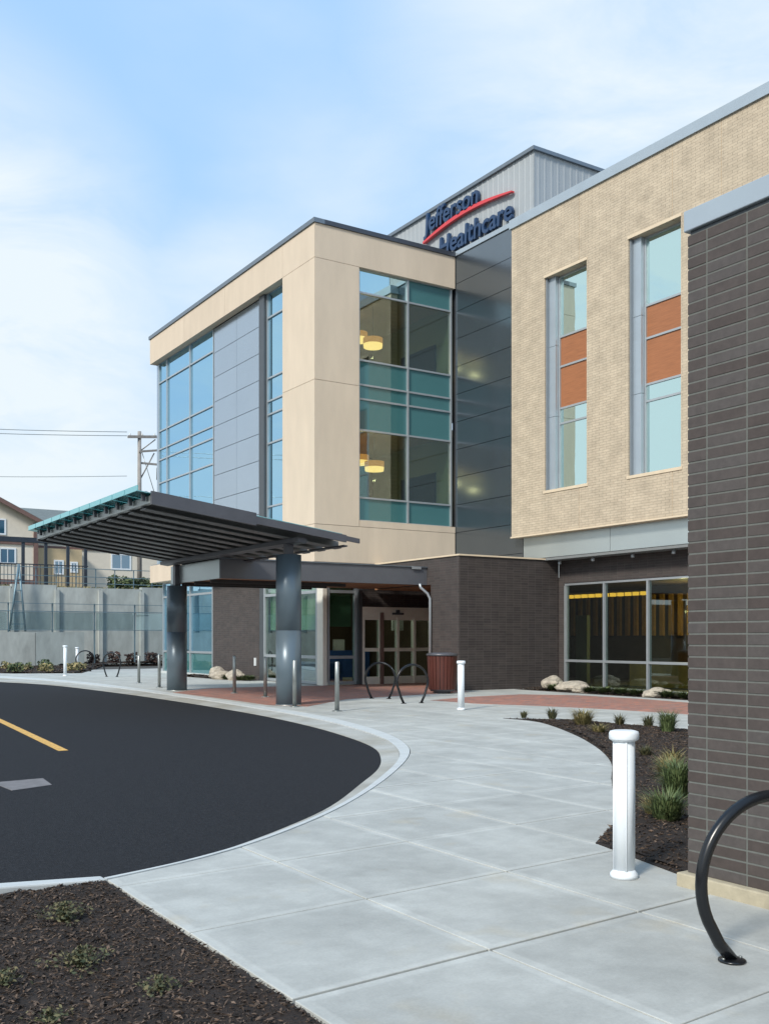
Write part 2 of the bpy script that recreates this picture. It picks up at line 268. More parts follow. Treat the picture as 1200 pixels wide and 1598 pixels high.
# ------------------------------------------------------------------ mesh helper
ORG = {}
class MB:
    def __init__(s): s.v = []; s.f = []; s.sm = []
    def hexa(s, p):      # 8 points: bottom ccw 0-3, top ccw 4-7
        b = len(s.v); s.v += [tuple(q) for q in p]
        for f in ((3, 2, 1, 0), (4, 5, 6, 7), (0, 1, 5, 4), (1, 2, 6, 5), (2, 3, 7, 6), (3, 0, 4, 7)): s.f.append([b + i for i in f]); s.sm.append(False)
        return s
    def box(s, x0, x1, y0, y1, z0, z1):
        return s.hexa([(x0, y0, z0), (x1, y0, z0), (x1, y1, z0), (x0, y1, z0), (x0, y0, z1), (x1, y0, z1), (x1, y1, z1), (x0, y1, z1)])
    def prism(s, poly, z0, z1):     # any simple polygon, ccw
        b = len(s.v); n = len(poly)
        s.v += [(x, y, z0) for x, y in poly] + [(x, y, z1) for x, y in poly]
        s.f.append([b + n + i for i in range(n)]); s.sm.append(False)
        s.f.append([b + n - 1 - i for i in range(n)]); s.sm.append(False)
        for i in range(n):
            j = (i + 1) % n; s.f.append([b + i, b + j, b + n + j, b + n + i]); s.sm.append(False)
        return s
    def lathe(s, cx, cy, prof, seg=24, smooth=True):
        b = len(s.v); n = len(prof)
        for r, z in prof:
            for k in range(seg): a = 2 * PI * k / seg; s.v.append((cx + r * math.cos(a), cy + r * math.sin(a), z))
        for i in range(n - 1):
            for k in range(seg):
                j = (k + 1) % seg; s.f.append([b + i * seg + k, b + i * seg + j, b + (i + 1) * seg + j, b + (i + 1) * seg + k]); s.sm.append(smooth)
        s.f.append([b + k for k in range(seg - 1, -1, -1)]); s.sm.append(False)
        s.f.append([b + (n - 1) * seg + k for k in range(seg)]); s.sm.append(False)
        return s
    def tube(s, pts, r, seg=10, cap=True):
        pts = [Vector(p) for p in pts]; b = len(s.v); n = len(pts)
        ref = None
        for i, p in enumerate(pts):
            t = (pts[min(i + 1, n - 1)] - pts[max(i - 1, 0)]).normalized()
            if ref is None: ref = t.orthogonal().normalized()
            ref = (ref - t * ref.dot(t)).normalized(); bi = t.cross(ref)
            rr = r[i] if isinstance(r, (list, tuple)) else r
            for k in range(seg): a = 2 * PI * k / seg; s.v.append(tuple(p + (ref * math.cos(a) + bi * math.sin(a)) * rr))
        for i in range(n - 1):
            for k in range(seg):
                j = (k + 1) % seg; s.f.append([b + i * seg + k, b + i * seg + j, b + (i + 1) * seg + j, b + (i + 1) * seg + k]); s.sm.append(True)
        if cap:
            s.f.append([b + k for k in range(seg - 1, -1, -1)]); s.sm.append(False)
            s.f.append([b + (n - 1) * seg + k for k in range(seg)]); s.sm.append(False)
        return s
    def tri(s, a, b_, c): b = len(s.v); s.v += [tuple(a), tuple(b_), tuple(c)]; s.f.append([b, b + 1, b + 2]); s.sm.append(False); return s
    def quad(s, a, b_, c, d): b = len(s.v); s.v += [tuple(a), tuple(b_), tuple(c), tuple(d)]; s.f.append([b, b + 1, b + 2, b + 3]); s.sm.append(False); return s
    def build(s, name, mat, parent=None, bevel=0.0, centre=True):
        off = ORG.get(parent.name, Vector((0, 0, 0))) if parent else Vector((0, 0, 0))
        xs = [p[0] for p in s.v]; ys = [p[1] for p in s.v]; zs = [p[2] for p in s.v]
        c = Vector(((min(xs) + max(xs)) / 2, (min(ys) + max(ys)) / 2, min(zs))) if centre else Vector((0, 0, 0))
        me = bpy.data.meshes.new(name); me.from_pydata([(p[0] - c.x, p[1] - c.y, p[2] - c.z) for p in s.v], [], s.f)
        me.polygons.foreach_set('use_smooth', s.sm); me.update(); me.materials.append(M[mat] if isinstance(mat, str) else mat)
        o = bpy.data.objects.new(name, me); COL.objects.link(o)
        o.location = c - off; ORG[o.name] = c
        if parent: o.parent = parent
        if bevel:
            b = o.modifiers.new('edge', 'BEVEL'); b.width = bevel; b.segments = 2; b.limit_method = 'ANGLE'
        return o
def tag(o, label=None, cat=None, group=None, kind=None):
    if label: o['label'] = label
    if cat: o['category'] = cat
    if group: o['group'] = group
    if kind: o['kind'] = kind
    return o
def empty(name, loc, label, cat, group=None):
    o = bpy.data.objects.new(name, None); COL.objects.link(o); o.location = loc; o.empty_display_size = .2
    ORG[o.name] = Vector(loc); return tag(o, label, cat, group)
def copy_tree(o, parent=None):
    c = o.copy(); COL.objects.link(c)
    if parent: c.parent = parent
    for ch in [k for k in o.children]: copy_tree(ch, c)
    return c
def structure(o, label=None): o['kind'] = 'structure'; return o

# ------------------------------------------------------------------ polygons
def clip(poly, cell):     # Sutherland-Hodgman, cell convex ccw
    outp = poly
    for i in range(len(cell)):
        a, b = cell[i], cell[(i + 1) % len(cell)]
        inp, outp = outp, []
        if not inp: return []
        def side(p): return (b[0] - a[0]) * (p[1] - a[1]) - (b[1] - a[1]) * (p[0] - a[0])
        for k in range(len(inp)):
            p, q = inp[k], inp[(k + 1) % len(inp)]
            sp, sq = side(p), side(q)
            if sp >= 0: outp.append(p)
            if sp * sq < 0:
                t = sp / (sp - sq); outp.append((p[0] + t * (q[0] - p[0]), p[1] + t * (q[1] - p[1])))
    return outp
def area(p): return sum(p[i][0] * p[(i + 1) % len(p)][1] - p[(i + 1) % len(p)][0] * p[i][1] for i in range(len(p))) / 2
def inside(x, y, poly):
    r = False; j = len(poly) - 1
    for i in range(len(poly)):
        a, b = poly[i], poly[j]
        if (a[1] > y) != (b[1] > y) and x < (b[0] - a[0]) * (y - a[1]) / (b[1] - a[1]) + a[0]: r = not r
        j = i
    return r
def spline(pts, n=6):
    o = []
    P = [pts[0]] + list(pts) + [pts[-1]]
    for i in range(1, len(P) - 2):
        for k in range(n):
            t = k / n
            o.append(tuple(.5 * (2 * P[i][c] + (P[i + 1][c] - P[i - 1][c]) * t + (2 * P[i - 1][c] - 5 * P[i][c] + 4 * P[i + 1][c] - P[i + 2][c]) * t * t + (3 * P[i][c] - P[i - 1][c] - 3 * P[i + 1][c] + P[i + 2][c]) * t ** 3) for c in (0, 1)))
    o.append(tuple(pts[-1])); return o

# ================================================================== THE SETTING
g = MB(); g.box(-400, 400, -200, 600, -.6, -.12); structure(g.build('ground', 'earth'))

inner = [(5.5, 47.5), (8.34, 39.6), (9.3, 35.66), (9.62, 29.19), (9.6, 23.95), (9.38, 19.73), (9.0, 16.71), (8.5, 14.39), (8.0, 12.8), (7.39, 11.64), (6.72, 10.65), (5.9, 9.7), (4.86, 8.55), (3.96, 7.78), (3.13, 7.2), (2.53, 6.92), (2.08, 6.80)]
outer = [(6.6, 53.0), (9.47, 44.97), (10.6, 39.5), (10.9, 33.53), (10.75, 27.0), (10.5, 21.9), (10.25, 18.6), (9.75, 16.1), (9.15, 14.1), (8.42, 12.5), (7.65, 11.35), (6.55, 10.05), (5.5, 8.95), (4.55, 8.07), (3.6, 7.35), (2.85, 6.93), (2.08, 6.66)]
ic = spline(inner, 5); oc = spline(outer, 5)
road = [(-60, 6.80)] + list(reversed(ic)) + [(-60, 60)]
g = MB(); g.prism(road, -.11, -.03); structure(g.build('road', 'asphalt'))
# gutter pan, then a rolled kerb behind a dark joint
def band(f0, f1, z0, z1, f_off=0.0):
    m = MB()
    n = len(ic)
    def pt(i, f, z): return (ic[i][0] + (oc[i][0] - ic[i][0]) * f, ic[i][1] + (oc[i][1] - ic[i][1]) * f, z)
    for i in range(n - 1):
        m.hexa([pt(i, f0, -.11), pt(i, f1, -.11), pt(i + 1, f1, -.11), pt(i + 1, f0, -.11), pt(i, f0, z0), pt(i, f1, z1), pt(i + 1, f1, z1), pt(i + 1, f0, z0)])
    return m
structure(band(0.0, .60, -.022, -.010).build('gutter', 'gutter'))
structure(band(.615, .97, .004, .006).build('kerb', 'kerb'))
g = MB(); g.box(-60, 1.3, 6.66, 6.79, -.11, .045)
g.hexa([(1.3, 6.66, -.11), (2.08, 6.665, -.11), (2.08, 6.78, -.11), (1.3, 6.79, -.11), (1.3, 6.66, .045), (2.08, 6.665, .004), (2.08, 6.78, .002), (1.3, 6.79, .045)]); structure(g.build('kerb', 'kerb', bevel=.012))

# walkway slabs, each its own piece
walk_out = list(oc)                                      # far -> near along the kerb
walk_out = walk_out + [(2.08, -4), (30, -4), (30, 60), (6.0, 60)]
if area(walk_out) < 0: walk_out.reverse()
g = MB(); g.prism([(x, y) for x, y in walk_out], -.11, -.045); walkway = structure(g.build('walkway', 'joint'))
GAP = .006
def slab_cells():
    cells = []
    x = 2.08; XS = [2.08 + 1.19 * i for i in range(0, 11)]
    YS = [-.88 + 1.22 * j for j in range(0, 11)]
    sk = lambda X: .085 * (X - 2.08)
    for i in range(len(XS) - 1):
        for j in range(len(YS) - 1):
            cells.append((XS[i], XS[i + 1], YS[j], YS[j + 1], 1))
    # larger far slabs
    y0 = YS[-1]
    for i in range(0, 9):
        for j in range(0, 16):
            cells.append((5.65 + 2.38 * i, 5.65 + 2.38 * (i + 1), y0 + 2.44 * j, y0 + 2.44 * (j + 1), 1))
    for i in range(0, 5):
        for j in range(0, 5):
            cells.append((XS[-1] + 2.38 * i, XS[-1] + 2.38 * (i + 1), YS[0] + 2.44 * j, YS[0] + 2.44 * (j + 1), 1))
    return cells
SK = lambda X: .085 * (X - 2.08)
ns_ = 0
for x0, x1, y0, y1, _ in slab_cells():
    if x0 > 22.6: continue
    if x0 > 5.2 and y1 + SK(x0) < 3.0: continue
    wide = (x0 < 3 and y0 < 4 and y0 > 2)
    gg = .018 if abs(y0 - 4.0) < .01 else GAP
    cell = [(x0 + GAP, y0 + SK(x0) + gg), (x1 - GAP, y0 + SK(x1) + gg), (x1 - GAP, y1 + SK(x1) - GAP), (x0 + GAP, y1 + SK(x0) - GAP)]
    pc = clip(walk_out, cell)
    pc2 = []
    for p in pc:
        if not pc2 or abs(p[0] - pc2[-1][0]) + abs(p[1] - pc2[-1][1]) > 1e-4: pc2.append(p)
    if len(pc2) < 3 or abs(area(pc2)) < .01: continue
    g = MB(); dz = random.uniform(-.001, .001); g.prism(pc2, -.1, dz); g.build('slab', 'concrete', walkway, bevel=.004 if y0 < 8 else 0); ns_ += 1

# paver bands let into the walk (sheets a few mm above)
strip1 = [(10.9, 28.6), (10.85, 24.69), (10.75, 21.9), (11.3, 21.0), (13.54, 23.0), (15.97, 23.61), (18.5, 24.2), (18.6, 26.2), (21.3, 26.3), (21.3, 30.0), (16.95, 30.0), (15.0, 30.3), (12.86, 30.37)]
strip2 = [(15.1, 21.4), (17.0, 22.1), (18.81, 22.3), (19.9, 21.09), (20.1, 19), (19.9, 16.95), (19.0, 12), (16.9, 10.5), (16.9, 14.41), (16.6, 16.37), (16.1, 18.12), (15.25, 19.76)]
for st in (strip1, strip2):
    if area(st) < 0: st.reverse()
    g = MB(); g.prism(st, -.02, .0045); structure(g.build('paver_path', 'pavers'))

# painted line and grey patch on the asphalt
g = MB(); g.prism([(3.95, 14.9), (4.09, 14.9), (4.61, 22.6), (4.47, 22.6)][::1], -.029, -.0255); tag(g.build('painted_line', 'paint_yellow'), 'yellow painted stripe on the black asphalt at the left edge', 'road marking')
g = MB(); g.prism([(2.50, 11.27), (2.97, 11.48), (3.02, 12.07), (2.45, 12.01)], -.029, -.024); tag(g.build('drain_cover', 'patch'), 'small grey rectangular cover set flat in the asphalt', 'drain cover')

# ------------------------------------------------------------------ mulch beds
def mulch_bed(name, poly, zb, ztop, step, chips, size, near=None, mound=.03):
    xs = [p[0] for p in poly]; ys = [p[1] for p in poly]
    bm = bmesh.new(); cache = {}
    def h(x, y):
        return ztop + mound * noise.noise(Vector((x * 1.3, y * 1.3, 0))) + .018 * noise.noise(Vector((x * 9, y * 9, 3))) + .01 * noise.noise(Vector((x * 25, y * 25, 7)))
    nx = int((max(xs) - min(xs)) / step) + 1; ny = int((max(ys) - min(ys)) / step) + 1
    # border sinks into the ground
    base = MB(); base.prism(poly, zb, zb + .028)
    def vert(i, j):
        if (i, j) not in cache:
            x = min(xs) + i * step; y = min(ys) + j * step
            cache[(i, j)] = bm.verts.new((x, y, h(x, y)))
        return cache[(i, j)]
    for i in range(nx):
        for j in range(ny):
            x = min(xs) + (i + .5) * step; y = min(ys) + (j + .5) * step
            if all(inside(x + a * step * .5, y + b * step * .5, poly) for a in (-1, 1) for b in (-1, 1)):
                bm.faces.new((vert(i, j), vert(i + 1, j), vert(i + 1, j + 1), vert(i, j + 1)))
    me = bpy.data.meshes.new(name); bm.to_mesh(me); bm.free()
    for p in me.polygons: p.use_smooth = True
    me.materials.append(M['mulch']); o = bpy.data.objects.new(name, me); COL.objects.link(o)
    tag(o, kind='structure')
    # fill to the exact outline
    bo = base.build('soil_edge', 'mulch', None); bo.parent = o
    v = []; f = []
    for _ in range(chips):
        x = random.uniform(min(xs), max(xs)); y = random.uniform(min(ys), max(ys))
        if near and random.random() > near(x, y): continue
        if not inside(x, y, poly): continue
        a = random.uniform(0, PI); tl = random.uniform(-.5, .5); s = random.choice(size) * random.uniform(.6, 1.4); w = s * random.uniform(.18, .4); th = s * .12
        d = Vector((math.cos(a) * math.cos(tl), math.sin(a) * math.cos(tl), math.sin(tl))); n = Vector((-math.sin(a), math.cos(a), random.uniform(-.5, .5))).normalized(); u = d.cross(n)
        inb = all(inside(x + ox, y + oy, poly) for ox, oy in ((step, 0), (-step, 0), (0, step), (0, -step)))
        c = Vector((x, y, (h(x, y) if inb else zb + .032) + random.uniform(0, .012)))
        b = len(v); v += [tuple(c + d * s * .5), tuple(c - d * s * .5), tuple(c + n * w * .5 + u * th), tuple(c - n * w * .5 + u * th), tuple(c - u * th)]
        f += [(b, b + 2, b + 3), (b + 1, b + 3, b + 2), (b, b + 4, b + 2), (b, b + 3, b + 4), (b + 1, b + 2, b + 4), (b + 1, b + 4, b + 3)]
    me = bpy.data.meshes.new('bark_chips'); me.from_pydata(v, [], f); me.materials.append(M['chips'])
    c = bpy.data.objects.new('bark_chips', me); COL.objects.link(c)
    return o, c
bedA = [(2.07, -1), (2.07, 6.64), (-5, 6.64), (-5, -1)]
_, c = mulch_bed('soil', bedA, -.04, -.004, .05, 170000, (.012, .018, .026, .034), near=lambda x, y: 1 if (y > 3.2 and x > -.2) else .15)
tag(c, 'dark brown bark mulch covering the planting bed at the bottom left', 'mulch', kind='stuff')
bedB = spline([(12.93, 15.81), (12.91, 14.72), (11.88, 12.74), (10.66, 10.89), (9.50, 9.44), (8.36, 8.30), (7.32, 7.22), (6.6, 6.46)], 4) + [(5.65, 5.78), (5.32, 4.49), (12, 4.49), (13.91, 12.0), (13.75, 14.2)]
_, c = mulch_bed('soil', bedB, -.02, .03, .09, 80000, (.02, .03, .045), mound=.03)
tag(c, 'dark brown bark mulch in the curved bed behind the white bollard', 'mulch', kind='stuff')
bedC = [(20.75, 12), (22.55, 12), (22.55, 24.6), (20.6, 24.6)]
_, c = mulch_bed('soil', bedC, -.02, .05, .2, 3500, (.06, .08), mound=.04)
tag(c, 'brown mulch strip under the ground floor lounge window', 'mulch', kind='stuff')
bedD = [(10.6, 47.8), (13.4, 46.6), (15.6, 52), (18, 58.5), (9, 58.5), (8, 54)]
_, c = mulch_bed('soil', bedD, -.02, .05, .3, 4000, (.1, .14), mound=.08)
tag(c, 'mulch of the planted island in front of the retaining wall', 'mulch', kind='stuff')
bedE = [(15.9, 37.5), (16.75, 35.2), (16.75, 41.5), (15.7, 41.5)]
_, c = mulch_bed('soil', bedE, -.02, .05, .2, 1500, (.06, .08), mound=.05)
tag(c, 'narrow mulch strip at the foot of the dark brick wall beyond the columns', 'mulch', kind='stuff')
# long dark bed at the foot of the retaining wall
bedF = [(15.5, 58.0), (30, 58.0), (30, 61.3), (15.5, 61.3)]
_, c = mulch_bed('soil', bedF, -.02, .15, .4, 2000, (.12,), mound=.1)
tag(c, 'dark mulch band along the foot of the retaining wall', 'mulch', kind='stuff')

# ================================================================== HOSPITAL BUILDING
H = empty('hospital_building', (18.5, 27, 0), 'modern hospital with beige panel tower, tan brick upper floors and glass curtain walls', 'building')
X0, Y0, YE = 16.2, 29.6, 45.42
# --- tower beige panels, side facing the road (mitred at the corner)
def panelA(y0, y1, z0, z1, mat='beige', mit=False):
    g = 0.007; m = MB(); xo, xi = X0, X0 + .3
    ya = y0 + (0 if mit else g)
    m.hexa([(xo, ya, z0 + g), (xi, ya + (.3 if mit else 0), z0 + g), (xi, y1 - g, z0 + g), (xo, y1 - g, z0 + g), (xo, ya, z1 - g), (xi, ya + (.3 if mit else 0), z1 - g), (xi, y1 - g, z1 - g), (xo, y1 - g, z1 - g)])
    m.build('beige_panel', mat, H)
def panelB(x0, x1, z0, z1, mat='beige', mit=False):
    g = 0.007; m = MB(); yo, yi = Y0, Y0 + .3
    xa = x0 + (.003 if mit else g)
    m.hexa([(xa, yo, z0 + g), (x1 - g, yo, z0 + g), (x1 - g, yi, z0 + g), (xa + (.3 if mit else 0), yi, z0 + g), (xa, yo, z1 - g), (x1 - g, yo, z1 - g), (x1 - g, yi, z1 - g), (xa + (.3 if mit else 0), yi, z1 - g)])
    m.build('beige_panel', mat, H)
YW = 31.95      # window edge
ZB, ZT, ZP = 4.15, 14.25, 15.4
for a, b, mt in ((Y0, 31.95, True), (31.95, 36.9, False), (36.9, 41.2, False), (41.2, YE, False)): panelA(a, b, ZT, ZP, mit=mt)
for a, b in ((5.4, 10.2), (10.2, ZT)): panelA(Y0, YW, a, b, mit=True)
for a, b, mt in ((Y0, 34.3, True), (34.3, 40, False), (40, YE, False)): panelA(a, b, ZB, 5.4 if mt and b < 33 else 4.95, mit=mt)
panelA(Y0, YW, 4.95, 5.4, mit=True)
panelB(X0, 21.98, ZT, ZP, mit=True)
for a, b in ((5.4, 10.2), (10.2, ZT)): panelB(X0, 17.93, a, b, mit=True)
panelB(X0, 17.93, 5.4, 5.64, mit=True) if False else None
panelB(X0, 21.98, ZB, 5.4, mit=True)
MB().box(17.945, 21.98, Y0, Y0 + .3, 5.407, 5.625).build('window_sill', 'beige', H)
# joint backing behind the panels
MB().box(X0 + .02, X0 + .28, Y0 + .04, YE - .02, ZT + .01, ZP - .01).build('joint_backing', 'coping_dark', H)
MB().box(X0 + .31, 17.9, Y0 + .31, YW - .02, ZB + .02, ZT).build('joint_backing', 'beige_warm', H)
# north end of the tower
MB().box(X0 + .3, 22, YE - .3, YE, ZT, ZP).build('beige_panel', 'beige', H)
MB().box(X0 + .32, 30, YE - .29, YE - .05, ZB, ZT).build('end_wall', 'panel_pale', H)
# coping
MB().box(X0 - .05, X0 + .36, Y0 - .05, YE + .05, ZP, ZP + .15).build('coping', 'coping', H)
MB().box(X0 + .362, 22.0, Y0 - .05, Y0 + .36, ZP, ZP + .15).build('coping', 'coping_dark', H)
MB().box(X0 + .36, 30, Y0 + .36, YE - .05, ZP - .3, ZP - .1).build('roof', 'soffit', H)
# soffit under the tower's overhang
MB().box(X0 + .31, 22.5, Y0 + .31, YE - .3, ZB + .005, ZB + .1).build('soffit', 'beige_warm', H)

# --- glazing helper
def curtain(name, axis, plane, hs, zs, paint, frame='alu', fw=.06, depth=.12, parent=H, hws=None, glass_back=.05):
    """axis 'x': wall at X=plane facing -X, hs are Y positions; axis 'y': wall at Y=plane facing -Y, hs are X positions"""
    def bx(m, h0, h1, d0, d1, z0, z1):
        if axis == 'x': m.box(plane + d0, plane + d1, h0, h1, z0, z1)
        else: m.box(h0, h1, plane + d0, plane + d1, z0, z1)
        return m
    hs = sorted(hs); root = None
    fr = MB(); bx(fr, hs[0] - fw / 2, hs[-1] + fw / 2, 0, depth, zs[0] - fw, zs[0]); root = fr.build(name, frame, parent); bx(MB(), hs[0] - fw / 2, hs[-1] + fw / 2, 0, depth, zs[-1], zs[-1] + fw).build('frame_head', frame, root)
    for k, h in enumerate(hs): bx(MB(), h - fw / 2, h + fw / 2, -.02, depth, zs[0], zs[-1]).build('mullion', frame, root)
    for i in range(len(hs) - 1):
        for j in range(len(zs) - 1):
            if j: bx(MB(), hs[i] + fw / 2, hs[i + 1] - fw / 2, -.005, depth, zs[j] - fw / 2, zs[j] + fw / 2).build('transom', frame, root)
            mt = paint(i, j)
            if mt is None: continue
            z0 = zs[j] + (fw / 2 if j else 0); z1 = zs[j + 1] - (fw / 2 if j < len(zs) - 2 else 0)
            nm = {'spandrel': 'spandrel_pane', 'wood': 'wood_infill'}.get(mt, 'pane')
            bx(MB(), hs[i] + fw / 2, hs[i + 1] - fw / 2, glass_back, glass_back + .012, z0, z1).build(nm, mt, root)
    return root
ZR = [5.66, 6.42, 8.74, 9.80, 10.29, 11.13, 13.45, ZT - .02]
curtain('corner_window', 'y', Y0 + .12, [17.98, 20.0, 21.88], ZR, lambda i, j: 'glass' if j in (1, 5) else ('glass_tan' if (j == 6 and i == 0) else 'spandrel'))
# road side: glass bay, metal panels, narrow glass bay
ZR2 = [4.98, 6.42, 8.74, 9.80, 10.29, 11.13, 13.35, ZT - .02]
curtain('road_side_window', 'x', X0 + .3, [38.72, 41.28, 44.03, 45.05], ZR2, lambda i, j: 'glass_mirror')
curtain('narrow_window', 'x', X0 + .3, [31.99, 33.75], ZR2, lambda i, j: 'glass_mirror')
MB().box(X0 + .18, X0 + .5, 33.79, 34.22, 4.96, ZT - .02).build('window_jamb', 'alu_dark', H)
zz = ZT - .02
while zz > 5.2:
    z1 = zz; z0 = max(zz - 1.0, 4.97)
    for a, b in ((34.24, 36.46), (36.46, 38.66)):
        MB().box(X0 + .3, X0 + .42, a + .008, b - .008, z0 + .01, z1 - .01).build('metal_panel', 'panel_pale', H)
    zz -= 1.0
MB().box(X0 + .43, X0 + .5, 34.24, 38.68, 4.97, ZT).build('panel_backing', 'alu_dark', H)
MB().box(X0 + .02, X0 + .298, YW, YE - .05, 4.94, 4.97).build('window_sill', 'coping', H)
# --- rooms behind the corner glass
for zf, zc in ((5.0, 8.95), (9.75, 13.7)):
    r = MB(); r.box(16.9, 22.2, 29.95, 35.2, zf - .25, zf); r.build('room_floor', 'floor_int', H)
    r = MB(); r.box(16.9, 22.2, 29.9, 35.2, zc, zc + .25); r.build('room_ceiling', 'ceil_int', H)
    MB().box(16.9, 22.3, 35.2, 35.4, zf, zc).build('room_wall', 'brown_int', H)
    MB().box(21.95, 22.2, 29.95, 35.2, zf, zc).build('room_wall', 'wall_int', H)
    MB().box(21.88, 21.949, 30.75, 33.0, zf, zf + 2.75).build('room_opening', 'dark_int', H)
    MB().box(19.9, 20.05, 33.4, 33.55, zf, zc).build('room_post', 'brown_int', H)
    MB().box(17.0, 19.9, 34.5, 34.65, zf, zf + 2.2).build('room_partition', 'dark_int', H)
for k in range(len(ZR2) - 1): pass
MB().box(17.2, 17.35, 35.4, YE - .3, 4.3, 15.1).build('room_wall', 'dark_int', H)
# --- glossy grey panel wall between the tower and the brick wall
zz = 15.42
while zz > 4.3:
    z0 = max(zz - 1.0, 4.2)
    MB().box(22.0, 22.08, 25.87, 29.6, z0 + .009, zz - .009).build('metal_panel', 'panel_metal', H)
    zz -= 1.0
MB().box(22.081, 22.5, 24.0, 29.9, 4.2, 15.42).build('panel_backing', 'coping_dark', H)
MB().box(21.95, 22.5, 26.12, 29.54, 15.42, 15.58).build('coping', 'coping_light', H)
# --- tan brick upper storeys with two tall window openings
XT, XT2 = 21.7, 22.25
W1 = (22.58, 24.47, 6.29, 13.05); W2 = (18.95, 20.88, 6.28, 13.1)
ZA, ZZ = 4.96, 15.15
tb = MB()
tb.box(XT, XT2, 24.47, 26.1, ZA, ZZ); tb.box(XT, XT2, 20.88, 22.58, ZA, ZZ); tb.box(XT, XT2, 17.608, 18.95, ZA, ZZ); tb.box(XT, XT2, 6, 17.592, ZA, ZZ)
for (a, b, z0, z1), jn in ((W1, 22.9), (W2, 19.25)):
    for za, zb in ((ZA, z0), (z1, ZZ)): tb.box(XT, XT2, a, jn - .009, za, zb); tb.box(XT, XT2, jn + .009, b, za, zb)
tb.build('brick_wall', 'tan_brick', H)
for jn, z0, z1 in ((22.9, 13.1, ZZ), (19.25, 13.15, ZZ), (22.9, ZA, 6.2), (19.25, ZA, 6.2), (17.6, ZA, ZZ)):
    MB().box(XT + .012, XT + .05, jn - .0085, jn + .0085, z0 + .02, z1 - .02).build('control_joint', 'trim_cream', H)
MB().box(XT - .03, XT2, 6, 26.13, ZA - .05, ZA - .001).build('base_ledge', 'trim_cream', H)
MB().box(XT - .06, XT2 + .3, 6, 26.16, ZZ, ZZ + .30).build('coping', 'coping_light', H)
MB().box(XT2, 34, 6, 24.9, ZZ - .4, ZZ - .2).build('roof', 'soffit', H)
for (a, b, z0, z1) in (W1, W2):
    MB().box(XT - .025, XT + .35, a - .05, b + .05, z0 - .09, z0 - .002).build('window_sill', 'trim_cream', H)
    MB().box(XT - .02, XT - .001, a - .02, b + .02, z1 - .0, z1 + .085).build('window_lintel', 'trim_cream', H)
    MB().box(XT + .05, XT2, b - .06, b - .002, z0, z1).build('window_reveal', 'alu_mid', H)
    xp = XT + .28
    for za, zb in ((z0, 8.62), (8.62, 10.85), (10.85, z1)):
        MB().box(xp - .14, xp + .1, b - .36, b - .062, za + .006, zb - .006).build('metal_infill', 'coping_light', H)
    curtain('tall_window', 'x', xp, [a + .03, b - .40], [z0 + .05, 8.38, 8.86, 10.18, 11.12, z1 - .06], lambda i, j: 'wood' if j in (2, 3) else 'glass_tan', depth=.1, glass_back=.03)
    MB().box(xp + .9, xp + 1.0, a - 1, b + 1, z0 - 1, z1 + .5).build('room_wall', 'wall_int', H)
# --- grey metal band under the tan brick + soffit
bands = [6, 15.5, 18.6, 21.9, 25.85]
for a, b in zip(bands, bands[1:]):
    MB().box(22.0, 22.08, a + .008, b - .008, 4.2, ZA - .052).build('fascia_panel', 'band', H)
MB().box(22.02, 22.7, 6, 24.78, 4.11, 4.198).build('soffit', 'soffit', H)
for y in (24.45, 22.95, 21.3, 19.75, 18.2): MB().lathe(22.32, y, [(.055, 3.98), (.06, 3.99), (.06, 4.109)], 12).build('soffit_light', 'alu', H)
# --- one-storey dark brick block beside the doors
db = MB(); db.box(18.575, 22.6, 24.8, 25.0, -.05, 4.12); db.build('dark_brick_wall', 'dark_brick_y', H)
db = MB(); db.box(18.57, 18.8, 25.002, 26.3, -.05, 3.3); db.box(18.57, 18.8, 25.002, 29.55, 3.3, 4.118); db.box(18.56, 18.574, 24.8, 25.002, -.05, 4.12); db.build('dark_brick_wall', 'dark_brick_x', H)
MB().box(18.8, 18.9, 25.002, 26.28, -.05, 3.3).build('dark_brick_wall', 'dark_brick_x', H)
MB().box(18.53, 22.0, 24.76, 25.05, 4.122, 4.17).build('coping', 'trim_cream', H)
MB().box(18.53, 18.84, 25.052, 29.58, 4.122, 4.17).build('coping', 'trim_cream', H)
MB().box(18.8, 22, 25.05, 29.6, 3.9, 4.0).build('roof', 'soffit', H)
MB().box(18.8, 22, 25.05, 30.0, 3.28, 3.34).build('entry_ceiling', 'wood_soffit', H)
# --- lounge window wall
MB().box(22.6, 22.8, 6, 24.51, 3.36, 4.11).build('dark_brick_wall', 'dark_brick_x', H)
MB().box(22.6, 22.8, 6, 24.5, -.05, .02).build('dark_brick_wall', 'dark_brick_x', H)
MB().box(22.6, 22.8, 24.52, 24.79, -.05, 4.11).build('dark_brick_wall', 'dark_brick_x', H)
curtain('lounge_window', 'x', 22.6, [24.49, 22.76, 20.98, 19.2, 17.4, 15.6, 13.8], [.08, .88, 3.30], lambda i, j: 'glass_dark', fw=.075)
MB().box(22.9, 30, 8, 33, -.04, .03).build('room_floor', 'floor_int', H)
MB().box(22.9, 30, 8, 33, 3.5, 3.6).build('room_ceiling', 'brown_int', H)
MB().box(28.4, 28.6, 8, 33, .03, 3.5).build('room_wall', 'brown_int', H)
MB().box(22.9, 28.6, 33, 33.2, .03, 3.5).build('room_wall', 'dark_int', H)
MB().box(24.9, 25.05, 25.9, 26.45, .03, 2.4).build('room_partition', 'wall_int', H)
k = 0
for i in range(26):
    y = 31.5 - i * .42
    MB().box(28.2, 28.3, y - .17, y, 1.7, 3.2).build('wood_slat', 'gold_slat', H)
for i in range(9): MB().box(25.4, 25.5, 17.2 + i * .36, 17.2 + i * .36 + .17, 1.5, 3.15).build('wood_slat', 'gold_slat', H)
MB().box(25.3, 25.38, 16.5, 20.3, .6, 1.45).build('counter_front', 'white_int', H)
